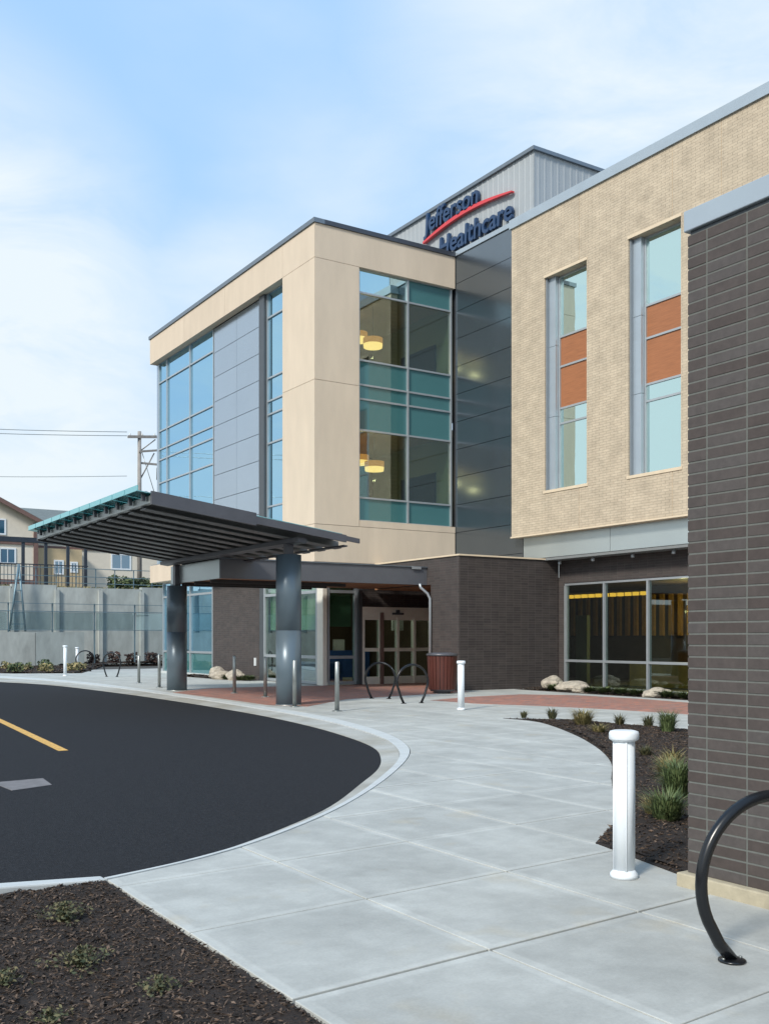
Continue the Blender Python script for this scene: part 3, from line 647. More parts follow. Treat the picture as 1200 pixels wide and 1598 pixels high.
MB().box(25.0, 26.0, 21.5, 24.0, .03, .82).build('reception_desk', 'gold_slat', H)
MB().box(24.6, 25.5, 20.0, 21.2, .03, .75).build('armchair_back', 'brown_int', H)
# --- ground floor, road side
GX = 16.8
MB().box(GX, GX + .25, 35.05, 39.5, -.05, 4.15).build('dark_brick_wall', 'dark_brick_x', H)
MB().box(GX, GX + .25, 34.64, 35.04, -.05, 4.15).build('door_jamb', 'alu_dark', H)
MB().box(GX - .04, GX - .001, 35.3, 35.45, .55, .85).build('wall_box', 'white_int', H)
curtain('ground_floor_window', 'x', GX, [39.52, 42.0, 44.3, 45.3], [.1, 1.0, 3.5, 4.1], lambda i, j: 'spandrel' if j == 0 else 'glass_mirror', fw=.09)
MB().box(GX - .12, GX + .15, 39.5, 45.3, -.05, .09).build('plinth', 'kerb', H)
curtain('ground_floor_window', 'x', GX, [30.55, 32.2, 33.0, 34.6], [.12, .95, 3.2, 3.9], lambda i, j: 'glass', fw=.1)
curtain('entry_side_window', 'y', 30.1, [16.99, 18.09], [.12, .95, 3.2, 3.9], lambda i, j: 'glass_dark', fw=.1)
MB().box(GX - .02, 16.97, 30.08, 30.5, -.05, 4.15).build('corner_post', 'door_frame', H)
MB().box(18.12, 18.26, 29.95, 30.4, -.05, 3.3).build('door_jamb', 'alu_dark', H)
for a, b in ((30.6, 32.1), (32.3, 34.5)): MB().box(17.0, 17.03, a, b, 1.9, 3.9).build('roller_shade', 'green_int', H)
MB().box(17.05, 18.05, 30.36, 30.39, 2.0, 3.9).build('roller_shade', 'green_int', H)
MB().box(17.4, 18.2, 31.2, 34.2, 0, .72).build('waiting_bench', 'blue_int', H)
MB().box(18.14, 22.4, 30.1, 30.4, 2.70, 4.15).build('dark_brick_wall', 'dark_brick_y', H)
MB().box(16.9, 30, 30.42, 45, -.05, 0.0).build('room_floor', 'floor_int', H)
MB().box(16.9, 27, 37.5, 37.7, 0, 4.1).build('room_wall', 'brown_int', H)
MB().box(22.4, 22.55, 25.0, 40, 0, 4.1).build('room_wall', 'brown_int', H)
MB().box(20.4, 22.3, 36.0, 36.7, 0, 1.1).build('reception_desk', 'blue_int', H)
MB().box(20.6, 21.1, 36.0, 36.1, 1.1, 1.55).build('white_screen', 'white_int', H)
MB().box(21.5, 22.0, 33.0, 33.1, 1.9, 2.4).build('white_screen', 'white_int', H)
# --- sliding doors
D = MB(); D.box(18.28, 21.4, 29.98, 30.3, 2.34, 2.69); dr = D.build('entrance_doors', 'door_frame', H)
for x0, x1 in ((18.28, 18.38), (18.98, 19.07), (19.72, 19.80), (20.42, 20.51), (21.18, 21.3)):
    MB().box(x0, x1, 29.98 - (.02 if x0 > 19 else 0), 30.15, 0, 2.335).build('door_stile', 'door_frame', dr)
for x0, x1 in ((18.38, 18.98), (19.08, 19.72), (19.80, 20.42), (20.51, 21.18)):
    for z0, z1 in ((0, .26), (1.14, 1.26), (2.24, 2.335)): MB().box(x0 + .002, x1 - .002, 30.0, 30.12, z0, z1).build('door_rail', 'door_frame', dr)
    MB().box(x0 + .002, x1 - .002, 30.05, 30.062, .26, 1.14).build('pane', 'glass_dark', dr); MB().box(x0 + .002, x1 - .002, 30.05, 30.062, 1.26, 2.24).build('pane', 'glass_dark', dr)
MB().box(18.99, 19.09, 29.86, 29.96, 0, 2.5).build('door_post', 'brown_trim', dr)
m = MB(); m.box(19.5, 19.95, 29.9, 29.975, 2.43, 2.50); m.box(19.66, 19.78, 29.9, 29.975, 2.50, 2.60); m.build('door_sensor', 'alu_dark', dr)
MB().box(18.6, 19.6, 30.3, 30.35, .75, .98).build('blue_sticker', 'blue_int', H) if False else None
# --- downspout
m = MB(); m.tube([(18.2, 26.38, 3.32), (18.22, 26.36, 3.2), (18.42, 26.28, 3.02), (18.5, 26.24, 2.85), (18.5, 26.24, .05)], .045, 10); m.build('downspout', 'alu', H)

# --- corrugated penthouse
def corr(name, axis, plane, a, b, z0, z1, pitch=.28, dep=.011):
    m = MB(); n = int((b - a) / pitch); prof = []
    for i in range(n):
        u = a + i * (b - a) / n; w = (b - a) / n
        prof += [(u, 0), (u + w * .62, 0), (u + w * .7, dep), (u + w * .92, dep)]
    prof.append((b, 0))
    for i in range(len(prof) - 1):
        (u0, d0), (u1, d1) = prof[i], prof[i + 1]
        P = (lambda u, d, z: (plane - d, u, z)) if axis == 'x' else (lambda u, d, z: (u, plane - d, z))
        q = [P(u0, d0, z0), P(u1, d1, z0), P(u1, d1, z1), P(u0, d0, z1)]
        if axis == 'x': q.reverse()
        m.quad(*q)
    return m.build(name, 'corr', H)
MB().box(22.1, 31.9, 25.45, 37.9, 15.2, 17.58).build('penthouse_core', 'corr', H)
corr('cladding', 'x', 22.08, 25.40, 38, 15.45, 17.6); corr('cladding', 'y', 25.42, 22.06, 32, 15.2, 17.6)
m = MB(); m.box(21.98, 32.1, 25.32, 25.5, 17.6, 17.72); m.build('coping', 'coping', H)
m = MB(); m.box(21.98, 22.2, 25.502, 38.1, 17.6, 17.72); m.build('coping', 'coping', H)

# --- the sign: letters stand off the penthouse, reading towards -Y
SG = empty('hospital_sign', (21.98, 29, 15.6), 'navy blue channel letter sign with a red swoosh on the grey rooftop penthouse', 'sign')
def curve_text(body):
    c = bpy.data.curves.new('glyph', 'FONT'); c.body = body; c.size = 1.0; c.extrude = .06; c.offset = .016; c.resolution_u = 3
    o = bpy.data.objects.new('glyph', c); COL.objects.link(o); bpy.context.view_layer.update()
    dg = bpy.context.evaluated_depsgraph_get(); me = bpy.data.meshes.new_from_object(o.evaluated_get(dg))
    bpy.data.objects.remove(o); return me
def xmax(me): return max(v.co.x for v in me.vertices)
def xmin(me): return min(v.co.x for v in me.vertices)
def word(txt, ystart, yend, zbase, cap, slant=.0):
    full = curve_text(txt); x0, x1 = xmin(full), xmax(full); sx = abs(yend - ystart) / (x1 - x0)
    capme = curve_text('H'); ch = max(v.co.y for v in capme.vertices); sz = cap / ch
    for i, chx in enumerate(txt):
        me = curve_text(chx); pre = curve_text(txt[:i + 1]); off = xmax(pre) - xmax(me)
        yo = ystart - (off + xmin(me) - x0) * sx
        xm = xmin(me)
        for v in me.vertices:
            x, y, z = v.co
            v.co = (-z, -(x - xm) * sx - y * sz * slant, y * sz)
        me.flip_normals() if False else None
        me.name = 'letter'; me.materials.clear(); me.materials.append(M['blue'])
        o = bpy.data.objects.new('letter', me); COL.objects.link(o); o.parent = SG
        o.location = Vector((21.96, yo, zbase)) - Vector(SG.location)
word('Jefferson', 31.5, 28.2, 16.86, .70, .06)
word('Healthcare', 30.5, 26.35, 15.66, .70, .06)
m = MB(); n = 24; pts = []
for i in range(n + 1):
    t = i / n; y = 31.55 - t * 5.2; z = 16.52 + .32 * math.sin(PI * (t * .92 + .02)) * (1 - .15 * t); w = .02 + .048 * math.sin(PI * min(1, .12 + t * .85))
    pts.append((y, z, w))
for i in range(n):
    (ya, za, wa), (yb, zb, wb) = pts[i], pts[i + 1]
    m.hexa([(21.9, yb, zb - wb), (22.03, yb, zb - wb), (22.03, ya, za - wa), (21.9, ya, za - wa), (21.9, yb, zb + wb), (22.03, yb, zb + wb), (22.03, ya, za + wa), (21.9, ya, za + wa)])
m.build('swoosh', 'red', SG)

# --- ceiling lamps seen through the corner glass
def drum(x, y, z, zc, label, r=.36, h=.34):
    o = empty('pendant_lamp', (x, y, z), label, 'lamp', 'drum lamps behind the corner glass')
    MB().lathe(x, y, [(r, z + .14), (r, z + h)], 28).build('lamp_shade', 'lamp', o)
    MB().lathe(x, y, [(r - .02, z), (r - .005, z + .13)], 28).build('diffuser', 'lampb', o)
    MB().tube([(x, y, z + h), (x, y, zc)], .012, 6).build('cord', 'alu_dark', o)
    ld = bpy.data.lights.new('lamp_light', 'POINT'); ld.energy = 9; ld.color = (1, .72, .36); ld.shadow_soft_size = .05
    lo = bpy.data.objects.new('lamp_light', ld); COL.objects.link(lo); lo.parent = o; lo.location = (0, 0, -.35)
drum(19.66, 31.5, 12.22, 13.7, 'larger front amber drum lamp hanging in the upper corner room')
drum(19.75, 32.7, 12.75, 13.7, 'amber drum lamp half hidden by the pier in the upper corner room')
drum(19.72, 31.5, 7.72, 8.95, 'front amber drum lamp hanging in the lower corner room')
drum(19.75, 32.6, 8.12, 8.95, 'amber drum lamp half hidden by the pier in the lower corner room')
# added fill lights behind the sliding doors, to brighten the shaded entrance
for (x, y) in ((19.6, 31.8), (19.2, 34.5)):
    o = empty('lobby_fill_light', (x, y, 3.2), 'round white disc of an added fill light in the lobby behind the ' + ('sliding doors, nearer one' if y < 33 else 'sliding doors, deeper one'), 'lamp', 'added lobby fill lights')
    MB().lathe(x, y, [(.22, 3.22), (.22, 3.27)], 24).build('housing', 'alu', o); MB().lathe(x, y, [(.2, 3.19), (.2, 3.219)], 24).build('diffuser', 'fillw', o)
    ld = bpy.data.lights.new('lamp_light', 'POINT'); ld.energy = 45; ld.color = (1, .9, .75); ld.shadow_soft_size = .05
    lo = bpy.data.objects.new('lamp_light', ld); COL.objects.link(lo); lo.parent = o; lo.location = (0, 0, -.2)
# row light in the lounge
LS = empty('strip_light', (25.5, 24.3, 3.0), 'glowing yellow strip of lights inside the ground floor lounge window', 'lamp')
MB().box(25.45, 25.55, 23.7, 27.6, 3.20, 3.24).build('housing', 'alu_dark', LS)
for i in range(11): MB().box(25.44, 25.56, 23.75 + i * .35, 23.75 + i * .35 + .2, 3.04, 3.16).build('diffuser', 'strip', LS)
ld = bpy.data.lights.new('lounge_light', 'POINT'); ld.energy = 110; ld.color = (1, .7, .3); ld.shadow_soft_size = .03
lo = bpy.data.objects.new('lounge_light', ld); COL.objects.link(lo); lo.parent = LS; lo.location = (1.4, -1, -.5)

# ================================================================== ENTRY SLAB ROOF
E_ = empty('entry_roof', (15, 28.4, 3.29), 'flat grey roof slab spanning from the tower entrance out to the far column', 'canopy')
MB().box(11.5, 18.565, 26.5, 26.58, 3.29, 3.84).build('fascia', 'fascia', E_, bevel=.006)
MB().box(11.5, 11.58, 26.582, 30.35, 3.29, 3.84).build('fascia', 'band', E_, bevel=.006)  # road side of the same fascia, its lit tone put into a paler colour
MB().box(11.582, 16.1, 30.27, 30.35, 3.29, 3.84).build('fascia', 'fascia', E_)
MB().box(11.582, 16.18, 26.582, 30.268, 3.31, 3.36).build('soffit', 'wood_soffit', E_)
MB().box(16.182, 18.56, 26.582, 29.9, 3.31, 3.36).build('soffit', 'wood_soffit', E_)
MB().box(11.59, 18.55, 26.59, 29.55, 3.74, 3.8).build('roof_deck', 'soffit', E_)
MB().box(11.46, 18.565, 26.46, 26.6, 3.842, 3.875).build('coping', 'coping', E_)
MB().box(17.95, 18.3, 26.44, 26.456, 3.78, 3.86).build('scupper', 'alu', E_)
for yy in (27.4, 28.6, 29.6): MB().box(11.6, 16.1, yy, yy + .08, 3.21, 3.308).build('joist', 'deck', E_)

# ================================================================== TILTED GLASS CANOPY
CN = empty('tilted_canopy', (10, 25.6, 0), 'dark steel canopy sloping down towards the entrance, edged in teal glass', 'canopy')
XH, XL, ZH, ZL, YN, YF = 7.46, 12.5, 4.66, 4.02, 20.8, 30.5
def zc(x): return ZH + (x - XH) / (XL - XH) * (ZL - ZH)
def sloped(m, x0, x1, y0, y1, t0, t1):      # t: offsets from the roof plane
    return m.hexa([(x0, y0, zc(x0) + t0), (x1, y0, zc(x1) + t0), (x1, y1, zc(x1) + t0), (x0, y1, zc(x0) + t0), (x0, y0, zc(x0) + t1), (x1, y0, zc(x1) + t1), (x1, y1, zc(x1) + t1), (x0, y1, zc(x0) + t1)])
NR = 13
sloped(MB(), XH + .12, XL - .15, YN + .08, YF - .08, -.035, -.005).build('roof_deck', 'deck', CN)
for i in range(NR):
    y = YN + .04 + (YF - YN - .08) * i / (NR - 1)
    r = MB()
    if 0 < i < NR - 1:
        sloped(r, XH + .10, XL, y - .02, y + .02, -.20, -.04); sloped(r, XH + .10, XL, y - .17, y + .17, -.225, -.202)
        r.build('rafter', 'rafter', CN)
    else:
        sloped(r, XH, XL - 2.6, y - .04, y + .04, -.21, .07); sloped(r, XL - 2.598, XL - .25, y - .035, y + .035, -.17, .0); sloped(r, XL - .248, XL + .12, y - .03, y + .03, -.13, -.02)
        r.build('edge_beam', 'steel_dark', CN)
for x0, t0, t1, mt, nm in ((XH + .0, -.17, -.02, 'galv', 'high_edge_tube'), (XL - .28, -.26, -.228, 'steel_dark', 'low_edge_beam')):
    sloped(MB(), x0, x0 + .1, YN + .085, YF - .085, t0, t1).build(nm, mt, CN)
ng = 11
for i in range(ng):
    a = YN + .1 + (YF - YN - .2) * i / ng; b = YN + .1 + (YF - YN - .2) * (i + 1) / ng
    m = MB(); m.hexa([(XH - .28, a + .03, zc(XH - .28) + .03), (XL - .3, a + .03, zc(XL - .3) + .02), (XL - .3, b - .03, zc(XL - .3) + .02), (XH - .28, b - .03, zc(XH - .28) + .03),
                      (XH - .28, a + .03, zc(XH - .28) + .05), (XL - .3, a + .03, zc(XL - .3) + .035), (XL - .3, b - .03, zc(XL - .3) + .035), (XH - .28, b - .03, zc(XH - .28) + .05)])
    m.build('glass_panel', 'teal', CN)
    m = MB(); sloped(m, XH - .10, XH - .03, a + .2, a + .3, -.12, .028); m.build('glass_bracket', 'steel_dark', CN)
    # translucent upstand strip at the high edge
    m = MB(); m.box(XH - .27, XH - .25, a + .03, b - .03, zc(XH) + .085, zc(XH) + .19); m.build('glass_upstand', 'teal', CN)
for x, y, zt, lab in ((11.22, 21.8, 3.60, 'near'), (11.45, 29.7, 3.205, 'far')):
    c = MB(); R = .305
    c.lathe(x, y, [(R, 0), (R, 1.785)], 48); c.lathe(x, y, [(R - .005, 1.786), (R - .005, 1.794)], 48); c.lathe(x, y, [(R, 1.795), (R, zt)], 48); col = c.build('column', 'col', CN)
    MB().lathe(x, y, [(R + .012, -.01), (R + .012, .02)], 40).build('base_ring', 'galv', col)
    MB().box(x - .09, x + .09, y - .09, y + .09, zt, zc(x) - .29).build('column_head', 'steel_dark', col)
# carrier beam over the columns
sloped(MB(), 11.1, 11.34, YN + .3, YF - .3, -.33, -.228).build('carrier_beam', 'steel_dark', CN)

# ================================================================== BOLLARDS
def white_bollard(x, y, h, label, full=True):
    o = empty('white_bollard', (x, y, 0), label, 'bollard', 'white bollards along the walk')
    R = .068
    m = MB(); m.lathe(x, y, [(R, .05), (R, h - .06)], 28); m.build('shaft', 'white', o)
    for k in range(4):
        a = 2 * PI * k / 4 + math.radians(-32.6); cx = x + math.cos(a) * R; cy = y + math.sin(a) * R
        MB().tube([(cx, cy, .05), (cx, cy, h - .07)], .0075, 6).build('rib', 'white', o) if full else None
    m = MB(); m.lathe(x, y, [(R + .004, h - .075), (.096, h - .06), (.099, h - .055), (.099, h - .02), (.092, h - .006), (.07, h)], 32); m.build('cap', 'white', o)
    m = MB(); m.lathe(x, y, [(.092, .001), (.092, .028), (.078, .045), (R, .055)], 32); m.build('base_flange', 'white', o)
white_bollard(5.01, 4.86, .985, 'nearest white bollard with round cap, beside the near dark brick wall')
white_bollard(13.64, 18.15, 1.10, 'white bollard standing in front of the dark brick block by the litter bin')
white_bollard(11.8, 43.48, 1.30, 'distant white bollard beside the planted island at the left', False)
white_bollard(14.6, 51.6, 1.15, 'farthest white bollard, in front of the retaining wall', False)
labs = ['thin steel bollard farthest along the kerb, left of the far column', 'thin steel bollard just left of the far canopy column', 'thin steel bollard in front of the dark brick wall between the columns',
        'thin steel bollard just left of the near canopy column', 'thin steel bollard standing in front of the near canopy column', 'nearest thin steel bollard, right of the near canopy column']
for (x, y, h), lb in zip(((12.16, 35.23, .98), (11.61, 31.67, 1.08), (12.23, 27.18, 1.1), (12.14, 24.96, 1.1), (11.01, 21.09, 1.09), (11.12, 19.3, 1.09)), labs):
    o = empty('steel_bollard', (x, y, 0), lb, 'bollard', 'steel bollards along the kerb')
    MB().lathe(x, y, [(.05, .012), (.05, h - .015), (.035, h)], 20).build('post', 'galv', o)
    m = MB(); m.lathe(x, y, [(.11, .001), (.11, .014), (.1, .02), (.055, .022)], 20); m.build('base_plate', 'galv', o)

# ================================================================== BICYCLE RACKS
def rack(fx, fy, ang, label, r=.42, tr=.030, mirror=1, h=.81):
    """open hoop on two splayed feet; fx, fy is the left foot, ang the direction to the other foot"""
    o = empty('bicycle_rack', (fx, fy, 0), label, 'bicycle rack', 'black hoop bicycle racks')
    u = Vector((math.cos(ang), math.sin(ang), 0)); zc_ = h - r; half = .24
    c = Vector((fx, fy, 0)) + u * half
    pts = []
    a0 = math.radians(205)
    for k in range(37):
        a = a0 - (a0 + math.radians(25)) * k / 36
        pts.append(c + u * (r * math.cos(a)) + Vector((0, 0, zc_ + r * math.sin(a))))
    L_ = c - u * half; R_ = c + u * half
    full = [L_ + Vector((0, 0, .01)), L_ * .55 + pts[0] * .45 + Vector((0, 0, 0)) - u * .012] + pts + [R_ * .55 + pts[-1] * .45 + u * .012, R_ + Vector((0, 0, .01))]
    MB().tube(full, tr, 14).build('hoop', 'black', o)
    for p in (L_, R_):
        m = MB(); m.lathe(p.x, p.y, [(.068, .001), (.068, .009), (.06, .013), (.034, .018)], 20); pl = m.build('base_plate', 'black', o)
        for s in (-1, 1):
            q = p + u * .05 * s; MB().lathe(q.x, q.y, [(.009, .012), (.009, .021)], 6).build('bolt', 'galv', pl)
rack(4.16, 3.31, math.radians(-14), 'nearest black hoop bicycle rack, cut off by the right edge of the photo')
rack(14.26, 22.91, math.radians(-52), 'left hoop rack of the pair in front of the entrance doors', h=.95)
rack(13.80, 20.69, math.radians(-8), 'right hoop rack of the pair in front of the entrance doors', h=.95)
rack(14.0, 49.0, math.radians(-10), 'distant hoop rack farthest left, near the planted island', h=1.0)
rack(13.06, 41.82, math.radians(-50), 'distant hoop rack left of the far column, before the retaining wall', h=1.0)

# ================================================================== LITTER BIN
o = empty('litter_bin', (17.6, 24.4, 0), 'round dark red wooden litter bin beside the brick corner', 'litter bin')
bx_, by_ = 17.35, 24.0
MB().lathe(bx_, by_, [(.34, .06), (.36, .12), (.40, 1.12)], 28).build('liner', 'steel_dark', o)
for k in range(24):
    a = 2 * PI * (k + .5) / 24; ca, sa = math.cos(a), math.sin(a); w = .043
    def P(r, s, z): return (bx_ + ca * r - sa * s, by_ + sa * r + ca * s, z)
    m = MB(); m.hexa([P(.365, -w, .12), P(.39, -w, .12), P(.39, w, .12), P(.365, w, .12), P(.41, -w - .005, 1.08), P(.435, -w - .005, 1.08), P(.435, w + .005, 1.08), P(.41, w + .005, 1.08)]); m.build('slat', 'bin', o)
MB().lathe(bx_, by_, [(.45, 1.09), (.46, 1.11), (.46, 1.15), (.25, 1.19)], 28).build('lid', 'steel_dark', o)
MB().lathe(bx_, by_, [(.25, 0), (.25, .06)], 20).build('foot', 'steel_dark', o)

# ================================================================== NEAR DARK BRICK WING
BW = empty('brick_wing', (5.19, 4.4, 0), 'dark brown stack bond brick wing with pale metal cap at the right edge', 'building')
bx0 = 5.19
MB().box(5.193, 9.0, -3, 4.470, .02, 4.2).build('core', 'mortar', BW)
MB().box(5.13, 9.05, -3, 4.52, -.1, .088).build('footing', pmat('footing_concrete', (.40, .35, .25), .85, var=.15, scale=8, bump=.002, bscale=60), BW, bevel=.01)
m = MB(); m.box(5.172, 9.1, -3, 4.495, 4.225, 4.36); m.build('metal_cap', 'coping_light', BW, bevel=.006)
m = MB(); m.box(5.20, 9.0, -3, 4.46, 4.2, 4.224); m.build('cap_flashing', 'alu_dark', BW)
course = .0735; gap = .011; nrow = int((4.215 - .09) / course)
shared = {}
def brick_obj(x, y0, y1, z0):
    ln = round(y1 - y0, 4)
    if ln not in shared:
        bm = bmesh.new(); bmesh.ops.create_cube(bm, size=1)
        bmesh.ops.scale(bm, vec=(.07, ln, course - gap), verts=bm.verts)
        bmesh.ops.bevel(bm, geom=bm.edges[:] , offset=.0015, segments=1, affect='EDGES')
        me = bpy.data.meshes.new('brick'); bm.to_mesh(me); bm.free(); me.materials.append(M['brick_near']); shared[ln] = me
    b = bpy.data.objects.new('brick', shared[ln]); COL.objects.link(b); b.parent = BW
    b.location = Vector((x + .035 + random.uniform(-.0012, .0012), (y0 + y1) / 2, z0 + (course - gap) / 2)) - ORG[BW.name]
cols = [(4.330, 4.476)] + [(4.330 - gap - .303 * (i + 1) + gap, 4.330 - gap - .303 * i) for i in range(4)]
for r in range(nrow):
    for (a, b) in cols: brick_obj(bx0, a, b, .09 + r * course)
st = MB()
for r in range(nrow):
    z = .09 + r * course
    for i in range(4, 26): st.box(bx0, bx0 + .07, 4.330 - .303 * (i + 1), 4.330 - gap - .303 * i, z, z + course - gap)
    for i in range(12): st.box(5.265 + .303 * i, 5.265 + .303 * i + .294, 4.42, 4.478, z, z + course - gap)
tag(st.build('brickwork', 'brick_near', BW), kind='stuff')

# ================================================================== BACKGROUND LEFT
RW = empty('retaining_wall', (15, 62, 0), 'tall grey concrete retaining wall beyond the planted island', 'wall')
for i in range(12):
    x = -2 + i * 2.6; MB().box(x + .02, x + 2.58, 61.5, 62, -.1, 4.65 + (.12 if i % 3 == 0 else 0)).build('concrete_panel', 'ret', RW)
    MB().box(x - .12, x + .12, 61.35, 61.5, -.1, 4.5).build('buttress', 'ret', RW)
LW = empty('lower_wall', (12, 58.5, 0), 'lower step of pale concrete wall in front of the tall retaining wall', 'wall')
for i in range(6):
    x = .5 + i * 2.75; MB().box(x + .015, x + 2.735, 58.6, 58.9, -.1, 1.95).build('concrete_panel', 'ret', LW)
# embankment behind the wall
m = MB(); m.hexa([(-60, 62, -.1), (60, 62, -.1), (60, 260, -.1), (-60, 260, -.1), (-60, 62.01, 4.55), (60, 62.01, 4.55), (60, 260, 7.5), (-60, 260, 7.5)]); structure(m.build('hillside', 'earth'))
# railing
RL = empty('steel_railing', (12, 58.2, 2), 'blue grey steel railing in front of the concrete retaining wall', 'railing')
for z, t in ((3.1, .05), (2.05, .04), (3.55, .03)): MB().box(.5, 26, 58.7, 58.76, z, z + t).build('rail', 'rail', RL)
for i in range(11): MB().box(.8 + i * 2.4, .87 + i * 2.4, 58.76, 58.82, 1.95 if i < 7 else 0, 3.6).build('railing_post', 'rail', RL)
for i in range(10): MB().box(.9 + i * 2.4, 3.15 + i * 2.4, 58.72, 58.735, 2.1, 3.08).build('infill_panel', 'railglass', RL)
RL2 = empty('wall_top_railing', (15, 62.4, 4.65), 'railing along the top of the retaining wall below the apartments', 'railing')
for z in (4.95, 5.35, 5.85): MB().box(2, 28, 62.4, 62.45, z, z + .04).build('rail', 'rail', RL2)
for i in range(22): MB().box(2 + i * 1.2, 2.05 + i * 1.2, 62.46, 62.51, 4.5, 5.89).build('railing_post', 'rail', RL2)
# leaning pale frame at the far left
LF = empty('leaning_ladder', (13.9, 60.8, 2), 'pale narrow A shaped ladder standing against the retaining wall', 'ladder')
for dx_ in (-.55, .35): MB().tube([(13.9 + dx_, 60.9, 2.0), (13.9, 61.0, 5.9)], .06, 6).build('stile', 'rail', LF)
for k in range(5): MB().box(13.9 - .45 * (1 - k / 6), 13.9 + .3 * (1 - k / 6), 60.9, 60.94, 2.4 + k * .65, 2.45 + k * .65).build('rung', 'rail', LF)
# dark pergola frame
PG = empty('steel_pergola', (16, 64, 4.5), 'dark steel pergola frame standing on top of the retaining wall', 'pergola')
for x in (13.3, 14.75, 16.1, 17.45, 18.55):
    MB().box(x, x + .17, 63.9, 64.1, 4.4, 7.45).build('post', 'dark_frame', PG)
MB().box(13.2, 18.85, 63.85, 64.15, 7.45, 7.75).build('beam', 'dark_frame', PG)
MB().box(13.2, 18.85, 63.95, 64.05, 4.62, 4.8).build('bottom_rail', 'dark_frame', PG)
for k in range(24): MB().box(13.5 + k * .215, 13.53 + k * .215, 64.0, 64.04, 4.8, 6.1).build('baluster', 'dark_frame', PG)
MB().box(13.2, 18.8, 63.98, 64.03, 6.1, 6.16).build('handrail', 'dark_frame', PG)

# apartments
def window(p, x0, x1, y, z0, z1):
    w = MB(); w.box(x0 - .12, x1 + .12, y - .06, y - .001, z0 - .12, z0); w.box(x0 - .12, x1 + .12, y - .06, y - .001, z1, z1 + .12); w.box(x0 - .12, x0, y - .06, y - .001, z0, z1); w.box(x1, x1 + .12, y - .06, y - .001, z0, z1)
    f = w.build('window', 'white', p); MB().box(x0, x1, y - .03, y - .001, z0, z1).build('pane', 'glass_far', f)
    MB().box((x0 + x1) / 2 - .03, (x0 + x1) / 2 + .03, y - .05, y - .031, z0, z1).build('glazing_bar', 'white', f)
M['glass_far'] = glassmat('far_window_glass', (.2, .3, .35), (.7, .85, 1), .25, body=(.03, .10, .16), body_fac=1)
AP = empty('apartment_building', (22, 95, 6), 'cream gabled apartment block with brown trim behind the retaining wall', 'building')
yA = 88.0
m = MB(); pr = [(8, 5), (21.6, 5), (21.6, 11.5), (15.5, 14.5), (8, 10.8)]
b = len(m.v); m.v += [(x, yA, z) for x, z in pr] + [(x, yA + 14, z) for x, z in pr]
m.f.append([b, b + 1, b + 2, b + 3, b + 4]); m.f.append([b + 9, b + 8, b + 7, b + 6, b + 5])
for i in range(5): j = (i + 1) % 5; m.f.append([b + j, b + i, b + 5 + i, b + 5 + j])
m.sm += [False] * 7
m.build('gable_wall', 'stucco', AP)
def slopebox(x0, z0, x1, z1, y0, y1, t, name, mat):
    MB().hexa([(x0, y0, z0), (x1, y0, z1), (x1, y1, z1), (x0, y1, z0), (x0, y0, z0 + t), (x1, y0, z1 + t), (x1, y1, z1 + t), (x0, y1, z0 + t)]).build(name, mat, AP)
slopebox(15.5, 14.52, 22.3, 11.17, yA - .6, yA + 14, .16, 'roof', 'shingle'); slopebox(7, 10.32, 15.48, 14.52, yA - .6, yA + 14, .16, 'roof', 'shingle')
slopebox(15.5, 14.25, 22.3, 10.9, yA - .72, yA - .62, .36, 'barge_board', 'brown_trim'); slopebox(7, 10.0, 15.48, 14.25, yA - .72, yA - .62, .36, 'barge_board', 'brown_trim')
MB().box(21.25, 21.62, yA - .1, yA - .002, 5, 11.3).build('corner_trim', 'brown_trim', AP)
MB().box(8, 21.2, yA - .12, yA - .002, 9.45, 9.75).build('belt_trim', 'brown_trim', AP)
MB().box(8, 21.2, yA - .1, yA - .002, 6.1, 6.5).build('belt_trim', 'brown_trim', AP)
MB().box(21.62, 44, yA + 2, yA + 13, 5, 11.5).build('wing_wall', 'stucco', AP)
MB().box(21.62, 25.5, yA + .6, yA + 1.99, 5, 9.3).build('porch_wall', 'stucco2', AP)
MB().box(21.63, 44, yA + 1.9, yA + 1.998, 9.4, 9.62).build('belt_trim', 'brown_trim', AP)
m = MB(); m.hexa([(21.7, yA + 1.2, 11.3), (44.6, yA + 1.2, 11.3), (44.6, yA + 14, 11.3), (21.7, yA + 14, 11.3), (21.7, yA + 1.2, 11.5), (44.6, yA + 1.2, 11.5), (41, yA + 7, 13.4), (18, yA + 7, 13.4)]); m.build('roof', 'shingle', AP)
MB().box(22.4, 44.4, yA + 1.14, yA + 1.198, 11.2, 11.5).build('eaves_gutter', 'brown_trim', AP)
for x0, x1, z0, z1, y in ((18.0, 18.9, 10.3, 11.4, yA), (14.2, 15.4, 10.3, 11.4, yA), (18.6, 19.7, 7.9, 9.0, yA), (14.0, 15.2, 7.4, 8.7, yA), (23.1, 23.9, 9.9, 10.9, yA + 2),
                         (28.6, 30.2, 7.9, 9.1, yA + 2), (33.2, 34.8, 7.9, 9.1, yA + 2), (28.6, 30.2, 9.9, 10.9, yA + 2), (23.2, 23.8, 7.2, 8.2, yA + .6), (24.6, 25.0, 7.4, 8.1, yA + .6)):
    window(AP, x0, x1, y, z0, z1)
MB().box(38.5, 39.2, yA + 4, yA + 4.7, 12, 14.2).build('chimney', 'stucco2', AP)

